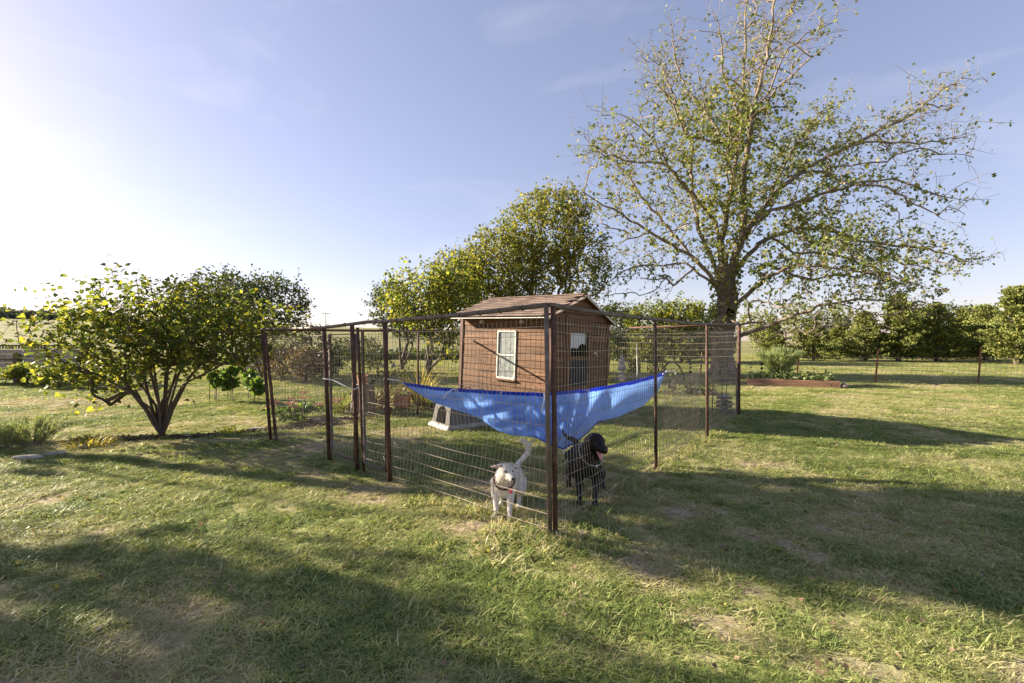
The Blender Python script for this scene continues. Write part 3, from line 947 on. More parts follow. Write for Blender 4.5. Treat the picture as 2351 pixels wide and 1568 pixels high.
def build_big_tree():
    r = np.random.default_rng(5)
    b = np.array(P(1660, 784 + EYE * F / 20.0, 20.0)); b[2] = 0
    trunk = ws([(815, 1760, 0), (835, 1600, 0), (832, 1480, 0), (835, 1400, 0)])
    limbs = [trunk,
        ((0, 0.97), ws([(815, 1260, 0.3), (850, 1050, 0.5), (878, 900, 0.6), (915, 640, 0.6), (928, 400, 0.4), (935, 150, 0.2), (945, -120, 0.2)])),
        ((0, 0.97), ws([(900, 1330, -0.4), (930, 1180, -0.8), (925, 880, -1.2), (960, 650, -1.4), (1010, 430, -1.2), (1060, 250, -1.2), (1090, 0, -1.0), (1120, -160, -1)])),
        ((1, 0.35), ws([(840, 790, 0.9), (780, 660, 1.4), (700, 560, 2.0), (620, 470, 2.6), (570, 330, 3.0), (545, 150, 3.2)])),
        ((0, 0.95), ws([(780, 1160, 0.5), (690, 1050, 0.0), (570, 930, -1), (430, 700, -2), (300, 590, -2.6), (180, 600, -3)])),
        ((0, 0.86), ws([(650, 1330, -0.8), (480, 1240, -1.6), (330, 1140, -2.4), (150, 1050, -3.2), (85, 1000, -3.4)])),
        ((0, 0.84), ws([(620, 1375, 1.0), (450, 1385, 2.0), (300, 1410, 2.6), (190, 1490, 3)])),
        ((2, 0.16), ws([(1060, 1100, -1.2), (1200, 1060, -1.6), (1380, 1000, -2.0), (1540, 950, -2.4), (1700, 940, -2.6), (1900, 1010, -2.8), (2080, 1050, -3)])),
        ((0, 0.93), ws([(1000, 1270, 0.8), (1100, 1230, 1.2), (1210, 1190, 1.6), (1350, 1190, 2.0), (1550, 1260, 2.4), (1900, 1300, 2.8), (2130, 1380, 3.0)])),
        ((2, 0.15), ws([(1100, 1000, 0.4), (1250, 880, 1.0), (1400, 800, 1.6), (1600, 700, 2.2), (1800, 600, 2.8), (1950, 480, 3.2), (2050, 410, 3.4)])),
        ((0, 0.72), ws([(980, 1500, -0.6), (1050, 1450, -1.2), (1200, 1390, -2.0), (1400, 1400, -3), (1700, 1440, -4), (1870, 1500, -4.4)])),
        ((0, 0.42), [np.array(P(*q)) for q in [(1703, 768, 19.6), (1735, 760, 19.0), (1765, 747, 18.6), (1808, 728, 18.0), (1880, 702, 17.5), (1960, 688, 17.0), (2060, 690, 16.6), (2130, 700, 16.4)]]),
        ((0, 0.88), ws([(690, 1200, 1.6), (650, 1000, 2.2), (655, 760, 2.8), (610, 640, 3.2), (520, 400, 3.8), (450, 250, 4.2)])),
        ((1, 0.3), ws([(905, 700, -0.5), (880, 520, -1.8), (830, 430, -2.4), (815, 300, -3.0), (780, 60, -3.4)])),
        ((2, 0.12), ws([(1040, 1080, 1.8), (1130, 880, 2.6), (1220, 720, 3.2), (1320, 600, 3.6), (1420, 540, 3.8)])),
        ((2, 0.55), ws([(1060, 480, -2.0), (1090, 380, -2.4), (1150, 260, -2.8), (1250, 170, -3), (1400, 120, -3.2)])),
        ((9, 0.45), ws([(1560, 740, 0.6), (1750, 745, 0.2), (1950, 740, 0), (2090, 715, 0)])),
        ((4, 0.4), ws([(520, 860, -2), (400, 850, -3), (250, 820, -3.6), (100, 780, -4)])),
        ((5, 0.3), ws([(420, 1060, -0.5), (330, 940, -0.5), (230, 820, -0.2), (130, 750, 0)])),
        ((2, 0.5), ws([(1000, 420, 0.8), (1040, 250, 1.4), (1190, 20, 2), (1230, -100, 2)])),
        ((3, 0.2), ws([(620, 700, 0.5), (560, 560, 0.2), (470, 440, 0), (390, 290, 0)])),
        ((8, 0.25), ws([(1180, 1320, 0.4), (1400, 1330, 0), (1600, 1400, -0.4), (1780, 1480, -0.6)])),
    ]
    # attractor points round every limb
    att = []
    for k, L in enumerate(limbs[1:]):
        pts = np.array(L[1])
        seg = np.linalg.norm(np.diff(pts, axis=0), axis=1); cum = np.concatenate([[0], np.cumsum(seg)]); T = cum[-1]
        n = int(T * 15)
        t = (0.12 + 0.90 * r.random(n)) * T
        t = np.minimum(t, T)
        q = np.stack([np.interp(t, cum, pts[:, i]) for i in range(3)], 1)
        sg = (0.45 + 0.55 * (1 - t / T))[:, None]
        off = r.normal(0, 1, (n, 3)) * sg * np.array([0.95, 1.1, 0.8])
        q = q + off
        att.append(q)
    att = np.concatenate(att)
    att = att[att[:, 2] > 1.6]

    def lw(c):
        px = CX + F * c[:, 0] / c[:, 1]; py = CY - F * (c[:, 2] - EYE) / c[:, 1]
        wgt = 0.13 + 0.0 * px
        for (gx, gy, sx, sy, a) in [(1790, 400, 140, 150, 0.85), (1900, 540, 170, 110, 0.7), (1690, 640, 110, 80, 0.9), (1560, 420, 150, 160, 0.3), (1660, 300, 90, 90, 0.55), (1820, 290, 150, 60, 0.35), (2080, 590, 140, 70, 0.35), (1500, 600, 110, 80, 0.25)]:
            wgt = wgt + 0.72 * a * np.exp(-((px - gx) / sx) ** 2 - ((py - gy) / sy) ** 2)
        return np.clip(wgt, 0, 1) * (1 - 0.45 * smooth(240, 120, py))
    rm = {0: (0.45, 0.42), 1: (0.156, 0.012), 2: (0.164, 0.012), 3: (0.070, 0.01), 4: (0.086, 0.01), 5: (0.078, 0.01), 6: (0.055, 0.01), 7: (0.078, 0.01), 8: (0.117, 0.01), 9: (0.094, 0.01), 10: (0.070, 0.01), 11: (0.094, 0.012), 12: (0.078, 0.01), 13: (0.047, 0.01), 14: (0.055, 0.01)}
    root, sk, cs = make_tree('shade_tree', 'tall half bare spreading tree with thick vine clad trunk behind the pen', 'tree', b, limbs, att, tip=0.0058, fine=9000, fsig=0.36, per=6, leafw=lw, lsize=0.125, lkind='lobed', lmat='maple_leaf', hang=0.45, spread=0.07, cap=0.11, seed=2, rmins=rm, step=0.34, bark='bark_thick', frac=0.6, wob=0.035, up=0.08)
    # vines over the trunk and main forks
    vc, n = [], 1500
    tr = np.array([np.array(b)] + [np.array(q) for q in trunk])
    t = r.uniform(0.35, 1.25, n)
    zc = 2.2 + r.random(n) ** 0.8 * 6.0
    xc = np.interp(zc, [1.0, 3.0, 5.0, 8.2], [tr[1][0], tr[2][0] - 0.05, tr[4][0] - 0.1, tr[4][0]])
    wd = np.interp(zc, [2.2, 4.0, 5.5, 8.2], [0.42, 0.62, 0.85, 1.25])
    a = r.uniform(0, 2 * math.pi, n)
    vc = np.stack([xc + wd * np.cos(a) * r.uniform(0.6, 1.1, n), 20 + wd * np.sin(a) * r.uniform(0.6, 1.0, n), zc], 1)
    V, Fc, T = leaves(vc, 0.15, 'lobed', 0.7, np.clip(r.normal(0.6, 0.25, n), 0, 1), r=r)
    o = link('trunk_vine', np_mesh('trunk_vine', V - b, Fc, False, {'tint': T}), M['maple_leaf'], root)
    tag(o, 'leafy vine hanging over the trunk', kind='stuff')
    # knot hole, its shade put in as a near black ball, and root flare
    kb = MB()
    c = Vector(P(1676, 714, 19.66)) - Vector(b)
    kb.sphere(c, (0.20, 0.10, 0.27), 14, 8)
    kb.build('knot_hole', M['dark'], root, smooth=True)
    rf = MB()
    for k in range(9):
        a = k * 0.7 + 0.2
        rf.tube([(0.27 * math.cos(a), 0.27 * math.sin(a), 1.1), (0.38 * math.cos(a), 0.38 * math.sin(a), 0.4), (0.72 * math.cos(a), 0.72 * math.sin(a), -0.02)], [0.12, 0.15, 0.07], 7)
    rf.build('root_flare', M['bark'], root, smooth=True)
    return root


build_big_tree()


def build_redbud():
    r = np.random.default_rng(11)
    b = np.array(G(372, 1000)); D = b[1]
    def q(x, y, o=0): return np.array(P(x, y, D + o))
    limbs = []
    tg = [((340, 950), (300, 880), (235, 800), (150, 720), 0.3), ((335, 945), (270, 860), (190, 790), (110, 740), -0.5), ((350, 940), (330, 860), (270, 760), (230, 660), 0.6),
          ((362, 930), (345, 850), (330, 740), (310, 640), -0.3), ((378, 930), (385, 850), (390, 740), (400, 650), 0.4), ((388, 935), (410, 860), (450, 760), (470, 660), -0.5),
          ((395, 940), (430, 870), (500, 790), (560, 700), 0.3), ((392, 930), (425, 880), (520, 830), (600, 770), -0.4), ((370, 925), (400, 880), (440, 800), (540, 680), 0.9),
          ((345, 935), (300, 900), (220, 860), (150, 830), -0.7), ((366, 920), (350, 830), (360, 740), (350, 660), -0.9), ((358, 930), (320, 880), (260, 820), (170, 690), 1.0), ((383, 925), (405, 850), (470, 740), (520, 660), 1.1)]
    for i, (a, c, e, f, o) in enumerate(tg):
        s = q(a[0], a[1], o * 0.15); 
        limbs.append([q(372 + (a[0] - 372) * 0.45, 975, o * 0.06), s, q(c[0], c[1], o * 0.45), q(e[0], e[1], o * 0.8), q(f[0], f[1], o * 1.15)])
    att = []
    cz = EYE - (790 - CY) / F * D
    for k in range(1650):
        v = r.normal(0, 1, 3); v /= np.linalg.norm(v); u = r.random() ** 0.42
        x = b[0] + (-0.13) + v[0] * u * 2.05; y = D + v[1] * u * 1.25; ub = 0.82 + 0.45 * fbm(np.array([v[0] * 2.2]), np.array([v[2] * 2.2 + v[1] * 1.7]), 0.6, 33)[0]; x = b[0] + 0.0 + v[0] * u * ub * 2.0; y = D + 0.1 + v[1] * u * ub * 1.0; z = 1.60 + v[2] * u * ub * (0.98 if v[2] > 0 else 1.08)
        # umbrella: hollow underneath near the stems
        if z < 1.15 and abs(x - b[0]) < 0.35 + 0.5 * (1.15 - z): continue
        if z < 1.16 and x > b[0] + 0.05: continue
        if z < 0.8 and x > b[0] - 0.5: continue
        att.append((x, y, z))
    for (x, y, o) in [(60, 690, 0), (95, 640, .3), (140, 625, 0), (195, 640, .2), (235, 615, 0), (270, 607, .1), (35, 735, 0), (10, 760, .2), (345, 630, 0), (600, 640, 0), (45, 790, 0), (560, 630, .2), (480, 625, 0), (150, 640, -.4), (100, 860, -.3), (70, 700, .4), (630, 700, 0), (620, 790, 0), (130, 940, -.6), (200, 950, -.5)]:
        att.append(tuple(q(x, y, o)))
    att = np.array(att)

    def tf(c): return 0.35 * (fbm(c[:, 0], c[:, 2], 0.5, 2) - 0.5) - 0.08
    root, sk, cs = make_tree('redbud_tree', 'broad multi stemmed small tree with yellowing heart shaped leaves left of the pen', 'tree', b, limbs, att, tip=0.0026, fine=1400, fsig=0.18, per=4, lsize=0.062, spread=0.045, seed=4, bark='bark_dark', lkind='heart', lmat='redbud_leaf', hang=0.35, step=0.16, cap=0.032, flat=0.25,
                             rmins={k: (0.026, 0.005) for k in range(13)}, tintf=tf, frac=0.75, wob=0.012, leafw=lambda c: np.full(len(c), 0.80))
    # the largest leaves as single leaves (share one mesh)
    tv, tfc = leaf_template('heart')
    lms = []
    for k in range(5):
        me = np_mesh('leaf', tv, tfc, False, {'tint': np.full(len(tv), [0.1, 0.3, 0.45, 0.65, 0.95][k])})
        me.materials.append(M['redbud_leaf']); lms.append(me)
    front = sk.p[:sk.n][sk.ok[:sk.n]]
    front = front[(front[:, 1] < D - 0.1)]
    ids = r.choice(len(front), 280, replace=False)
    for i in ids:
        o = bpy.data.objects.new('leaf', lms[r.integers(0, 5)])
        C.objects.link(o); o.parent = root
        o.location = Vector(front[i] - b + r.normal(0, 0.03, 3))
        o.rotation_euler = (r.normal(-0.4, 0.5), r.normal(0, 0.5), r.uniform(0, 6.28))
        s = 0.085 * r.uniform(0.8, 1.2); o.scale = (s, s, s)


build_redbud()


def blob_tree(name, label, cat, base, H, blobs, n, seed, group=None, **kw):
    r = np.random.default_rng(seed)
    b = np.array(base, float)
    att = np.concatenate([ell_pts(int(n * k), (b[0] + x, b[1] + y, z), (rx, ry, rz), r, 0.35) for (x, y, z, rx, ry, rz, k) in blobs])
    att = att[att[:, 2] > 0.3]
    limbs = []
    for i in range(kw.pop('stems', 3)):
        a = r.uniform(0, 6.28)
        bl = blobs[i % len(blobs)]
        tp = np.array([b[0] + bl[0], b[1] + bl[1], bl[2] + 0.3 * bl[5]])
        m = b + (tp - b) * 0.4 + np.array([math.cos(a), math.sin(a), 0]) * 0.12 * H * r.random()
        limbs.append([b + (m - b) * 0.5 + r.normal(0, 0.04 * H / 5, 3) * np.array([1, 1, 0]), m, b + (tp - b) * 0.7 + r.normal(0, 0.05 * H, 3), tp])
    return make_tree(name, label, cat, b, limbs, att, seed=seed, group=group, **kw)


def gpt(px, d): return ((px - CX) / F * d, d, 0.0)


# leaning tree behind the shed and the yellow-green one to its left
blob_tree('green_tree', 'leaning round crowned green tree rising behind the shed', 'tree', gpt(1262, 24), 10, [
    (-0.3, 0, 7.4, 2.5, 2.3, 2.1, 0.42), (1.7, 0.3, 5.6, 1.7, 1.9, 2.2, 0.24), (-2.4, -0.3, 5.6, 2.2, 2.0, 1.9, 0.32), (-0.6, 0.2, 5.4, 2.0, 1.8, 1.6, 0.2), (-4.9, 0, 4.6, 1.5, 1.5, 2.0, 0.28), (-3.4, 0.4, 4.4, 1.6, 1.5, 2.0, 0.24), (0.6, 0, 8.6, 1.5, 1.3, 1.2, 0.1)],
    1150, 21, stems=6, tip=0.006, fine=2600, fsig=0.34, per=6, lsize=0.13, spread=0.10, lmat='green_leaf', rmins={0: (0.22, 0.02), 1: (0.15, 0.02), 2: (0.14, 0.02)}, bark='bark_dark', hang=0.5, tintf=lambda c: np.full(len(c), 0.22))
blob_tree('yellow_green_tree', 'low yellow green tree with several trunks left of the shed', 'tree', gpt(985, 21), 6, [
    (-0.4, 0, 3.5, 1.8, 1.6, 1.6, 0.5), (1.3, -0.3, 3.0, 1.5, 1.3, 2.3, 0.6)], 800, 22, stems=5, tip=0.005, fine=900, fsig=0.25, per=5, lsize=0.13, spread=0.09, lmat='redbud_leaf', bark='bark_dark', hang=0.5,
    rmins={k: (0.07, 0.01) for k in range(5)})
blob_tree('grey_green_tree', 'small dark green tree with open crown left of the yellow green tree', 'tree', gpt(922, 25), 6, [
    (-0.6, 0.3, 3.5, 1.3, 1.3, 1.4, 0.6), (0.5, 0, 2.9, 1.2, 1.3, 1.3, 0.4)], 420, 23, stems=3, tip=0.005, fine=500, fsig=0.28, per=5, lsize=0.12, spread=0.09, lmat='dark_leaf', bark='bark_dark', hang=0.5, rmins={0: (0.13, 0.02)})
blob_tree('round_tree', 'round dense olive green tree behind the small yellow leaved tree', 'tree', gpt(560, 21), 5.2, [
    (-0.9, 0, 3.5, 2.0, 1.8, 1.25, 0.45), (1.0, 0.2, 3.2, 1.8, 1.8, 1.45, 0.45), (-2.2, 0, 2.9, 1.2, 1.3, 1.2, 0.15)], 1000, 24, stems=5, tip=0.005, fine=1000, fsig=0.28, per=6, lsize=0.11, spread=0.10, lmat='dark_leaf', bark='bark_dark', rmins={k: (0.09, 0.01) for k in range(5)})

# ------------------------------------------------------------------ trees that close the view on the right
# hedge-like broadleaf shrubs behind the pen
spots = [(1415, 36, 'dark leafy shrub tree left of the hedge row, seen just right of the shed'), (1490, 34, 'yellow green leafy tree seen through the middle of the pen wire'), (1565, 33, 'yellow green leafy tree left of the big trunk'),
         (1620, 35, 'dark leafy tree partly behind the big trunk')]
src = None
for i, (px, d, lab) in enumerate(spots):
    root, _, _ = blob_tree('hedge_tree', lab, 'tree', gpt(px, d), 4.6, [(0, 0, 2.9, 1.9, 1.6, 1.7, 0.6), (0.2, -0.3, 1.3, 1.9, 1.5, 1.1, 0.4)], 520, 30 + i, group='broadleaf trees behind the pen', stems=4, tip=0.005, fine=500, fsig=0.3, per=6, lsize=0.17, spread=0.12,
                           lmat=['dark_leaf', 'green_leaf', 'redbud_leaf', 'dark_leaf'][i], bark='bark_dark')


def cedar_tree(seed, H, R):
    r = np.random.default_rng(seed)
    m = MB()
    pts = [(0, 0, 0), (0.05, 0.02, H * 0.35), (-0.04, 0.03, H * 0.7), (0, 0, H * 0.98)]
    m.tube(pts, [0.14, 0.11, 0.06, 0.01], 7)
    cs, ds = [], []
    nb = int(150 * H / 5)
    for k in range(nb):
        z = H * (0.03 + 0.94 * (k / nb) ** 0.95)
        rr = R * (1 - z / H) ** 0.95 * r.uniform(0.55, 1.3) + 0.10
        if z < 0.15 * H: rr *= 0.85
        a = r.uniform(0, 2 * math.pi)
        dr_ = np.array([math.cos(a), math.sin(a), 0.0])
        end = np.array([0, 0, z]) + dr_ * rr + np.array([0, 0, 0.22 * rr * r.uniform(0.3, 1.6)])
        m.tube([(0, 0, z), tuple(end * 0.5 + np.array([0, 0, z]) * 0.5 + np.array([0, 0, -0.03])), tuple(end)], [0.022, 0.014, 0.004], 3)
        n = int(95 * (rr / R + 0.35))
        t = 0.22 + 0.82 * r.random(n) ** 0.7
        c = np.array([0, 0, z]) + (end - np.array([0, 0, z])) * t[:, None]
        sp = 0.19 * (1.15 - t)[:, None] + 0.05
        c = c + r.normal(0, 1, (n, 3)) * sp * np.array([1, 1, 0.55]) * R / 1.6
        cs.append(c); ds.append(np.repeat((dr_ * 0.6 + np.array([0, 0, 0.8]))[None], n, 0))
    cs = np.concatenate(cs); ds = np.concatenate(ds)
    cs[:, 2] = np.maximum(cs[:, 2], 0.08)
    n = len(cs)
    tn = np.clip(r.normal(0.45, 0.22, n), 0, 1)
    V, Fc, T = leaves(cs, 0.15, 'spray', -0.15, tn, dirs=ds, r=r)
    fol = np_mesh('foliage', V, Fc, False, {'tint': T})
    fol.materials.append(M['cedar_leaf'])
    tm = bpy.data.meshes.new('trunk'); tm.from_pydata(m.v, [], m.f); tm.update(); tm.materials.append(M['bark_dark'])
    return tm, fol


ced = [cedar_tree(61, 5.0, 1.75), cedar_tree(62, 4.6, 2.1), cedar_tree(63, 4.2, 1.5)]
cspots = [(1778, 37, 0, 0.62, 'dark low cedar right of the big trunk behind the feathery plant'), (1868, 36, 1, 0.66, 'dark low cedar behind the second red fence post from the left'), (1925, 38, 2, 0.72, 'small dark cedar filling the gap beside the tall pointed one'),
          (1985, 36, 1, 0.82, 'medium olive cedar left of the tall pointed cedar'), (2062, 35, 0, 1.0, 'tall pointed cedar, highest at the middle of the windbreak'), (2112, 38, 2, 1.0, 'narrow cedar just right of the tall pointed one'), (2150, 35, 1, 0.93, 'broad golden green cedar between the pointed cedar and the ragged gap'),
          (2215, 39, 2, 1.02, 'dark shaded cedar in the ragged gap'), (2262, 37, 1, 0.95, 'flat topped cedar left of the big golden one'), (2335, 31, 0, 1.03, 'big golden green cedar cut by the right edge of the photo'), (2430, 33, 1, 1.0, 'cedar beyond the right edge of the photo')]
for i, (px, d, k, s, lab) in enumerate(cspots):
    root = empty('cedar_tree', gpt(px, d), lab, 'tree', 'cedars of the windbreak', rz=i * 1.3)
    root.scale = (s * 1.25, s * 1.25, s * 1.04)
    link('trunk', ced[k][0], None, root)
    o = link('foliage', ced[k][1], None, root); tag(o, kind='stuff')

for i, (px, d, h, lab) in enumerate([(1745, 44, 5.0, 'pale thin leaved tree behind the low branch of the big tree'), (1835, 46, 6.0, 'pale olive tree with open crown above the dark cedars'), (1915, 45, 5.6, 'grey twiggy half bare tree left of the tall pointed cedar'), (2205, 44, 5.5, 'thin tree showing between the cedars')]):
    blob_tree('field_tree', lab, 'tree', gpt(px, d), h, [(0, 0, h * 0.62, 1.9, 1.6, h * 0.33, 0.6), (0.8, 0.2, h * 0.42, 1.7, 1.5, h * 0.3, 0.4)], 330, 50 + i, group='pale trees behind the cedars', stems=4, tip=0.009, fine=250, fsig=0.35, per=4, lsize=0.20, spread=0.12, lmat=['maple_leaf', 'maple_leaf', 'maple_leaf', 'dark_leaf'][i], bark='bark_pale')

# left side middle distance bushes
for i, (px, d, h, rr, mt, lab, per_) in enumerate([
        (645, 17.5, 1.5, 0.75, 'dry_leaf', 'brown dry bush between the left corner of the pen and the bright green plants', 4), (700, 16.5, 1.35, 0.6, 'dry_leaf', 'reddish brown dry bush seen through the left corner of the pen', 4),
        (745, 17.5, 1.4, 0.6, 'dark_leaf', 'dark green low bush seen left of the gate', 4), (775, 22, 1.9, 0.9, 'dark_leaf', 'dark bush on the field edge seen through the gate', 5), (850, 23, 1.8, 0.8, 'dark_leaf', 'dark small bush right of the gate on the field edge', 5),
        (600, 19, 1.7, 0.9, 'dry_leaf', 'pale brown bush under the right side of the yellow leaved tree', 4), (715, 21, 2.4, 0.9, 'dark_leaf', 'tall loose dark bush behind the far left corner post', 5)]):
    blob_tree('field_bush', lab, 'bush', gpt(px, d), h, [(0, 0, h * 0.55, rr, rr * 0.8, h * 0.45, 1.0)], 170, 70 + i, stems=5, tip=0.004, fine=120, fsig=0.15, per=per_, lsize=0.09, spread=0.07, lmat=mt, bark='bark_dark', hang=0.3)
for i, (px, d, lab) in enumerate([(60, 16.0, 'leafy ground hugging bush in front of the grey board fence, nearest the photo edge'), (135, 15.2, 'leafy low bush in front of the dark post of the grey fence'), (215, 15.2, 'low leafy bush under the left branches of the yellow leaved tree'), (290, 16.0, 'low bush left of the stems of the yellow leaved tree')]):
    blob_tree('low_bush', lab, 'bush', gpt(px, d), 0.7, [(0, 0, 0.36, 0.75, 0.55, 0.36, 1.0)], 170, 80 + i, group='low bushes before the grey fence', stems=4, tip=0.003, fine=100, fsig=0.12, per=5, lsize=0.11, spread=0.06, lmat='maple_leaf', bark='bark_dark', hang=0.1)

# unseen trees added beyond the left edge, crowns shaped to shade the lawn
blob_tree('added_shade_tree', 'unseen leafy tree added beyond the left edge to shade the near lawn', 'tree', (-15.5, 5.2, 0), 8, [
    (0.5, 1.45, 5.1, 1.5, 1.05, 0.62, 0.62), (0.5, -0.9, 5.0, 2.2, 1.3, 1.2, 0.7)], 480, 91, stems=4, tip=0.005, fine=350, fsig=0.4, per=4, lsize=0.17, spread=0.22, leafw=lambda c: np.full(len(c), 0.7), lmat='dark_leaf', rmins={0: (0.22, 0.03)})
blob_tree('added_shade_tree', 'unseen taller tree added beyond the left edge to shade the lawn by the pen', 'tree', (-17.0, 10.4, 0), 11, [
    (1.5, -0.15, 8.0, 1.7, 0.9, 1.05, 1.0)], 1300, 92, stems=3, tip=0.008, fine=500, fsig=0.3, per=6, lsize=0.30, spread=0.12, lmat='dark_leaf', rmins={0: (0.22, 0.03)})


# far tree line on the hill crest
def far_line():
    r = np.random.default_rng(3)
    V, Fs, off = [], [], 0
    n = 9000
    px = r.uniform(-500, 330, n)
    y = r.uniform(330, 352, n)
    x = (px - CX) / F * y
    top = 9.5 * (0.55 + 0.45 * fbm(px, y * 0, 40, 4)) * smooth(330, 230, px) * (0.75 + 0.25 * smooth(150, 0, px))
    z0 = gz(x, y)
    z = z0 + top * r.random(n) ** 0.7
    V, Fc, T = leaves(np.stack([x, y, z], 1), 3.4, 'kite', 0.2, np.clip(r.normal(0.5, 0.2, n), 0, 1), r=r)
    o = link('far_wood', np_mesh('far_wood', V, Fc, False, {'tint': T}), M['hazed_leaf'])
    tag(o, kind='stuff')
    # thin scrub line where the yard meets the pasture
    n = 7000
    px = r.uniform(560, 1350, n); y = 40 + r.uniform(-2, 2, n)
    x = (px - CX) / F * y
    z = 1.0 * (0.25 + fbm(px, y * 0, 18, 7)) * r.random(n)
    V, Fc, T = leaves(np.stack([x, y, z], 1), 0.3, 'kite', 0.0, np.clip(r.normal(0.5, 0.25, n), 0, 1), r=r)
    o = link('field_edge_scrub', np_mesh('field_edge_scrub', V, Fc, False, {'tint': T}), M['dark_leaf'])
    tag(o, kind='stuff')


far_line()

# utility pole on the hill
def utility_pole():
    y = 300.0
    x = (748 - CX) / F * y
    z0 = float(gz(np.array([x]), np.array([y]))[0])
    r_ = empty('utility_pole', (x, y, z0), 'distant wooden utility pole with crossarm on the pasture hill', 'utility pole')
    m = MB(); m.tube([(0, 0, -0.5), (0, 0, 9.0)], [0.22, 0.16], 8); m.build('pole', M['bark_dark'], r_)
    m = MB(); m.box((-2.6, -0.1, 8.3), (2.6, 0.1, 8.6)); m.build('crossarm', M['bark_dark'], r_)
    for k in (-2.4, -1.2, 1.2, 2.4):
        m = MB(); m.tube([(k, 0, 8.6), (k, 0, 9.0)], 0.09, 6); m.build('insulator', M['plastic'], r_)
utility_pole()


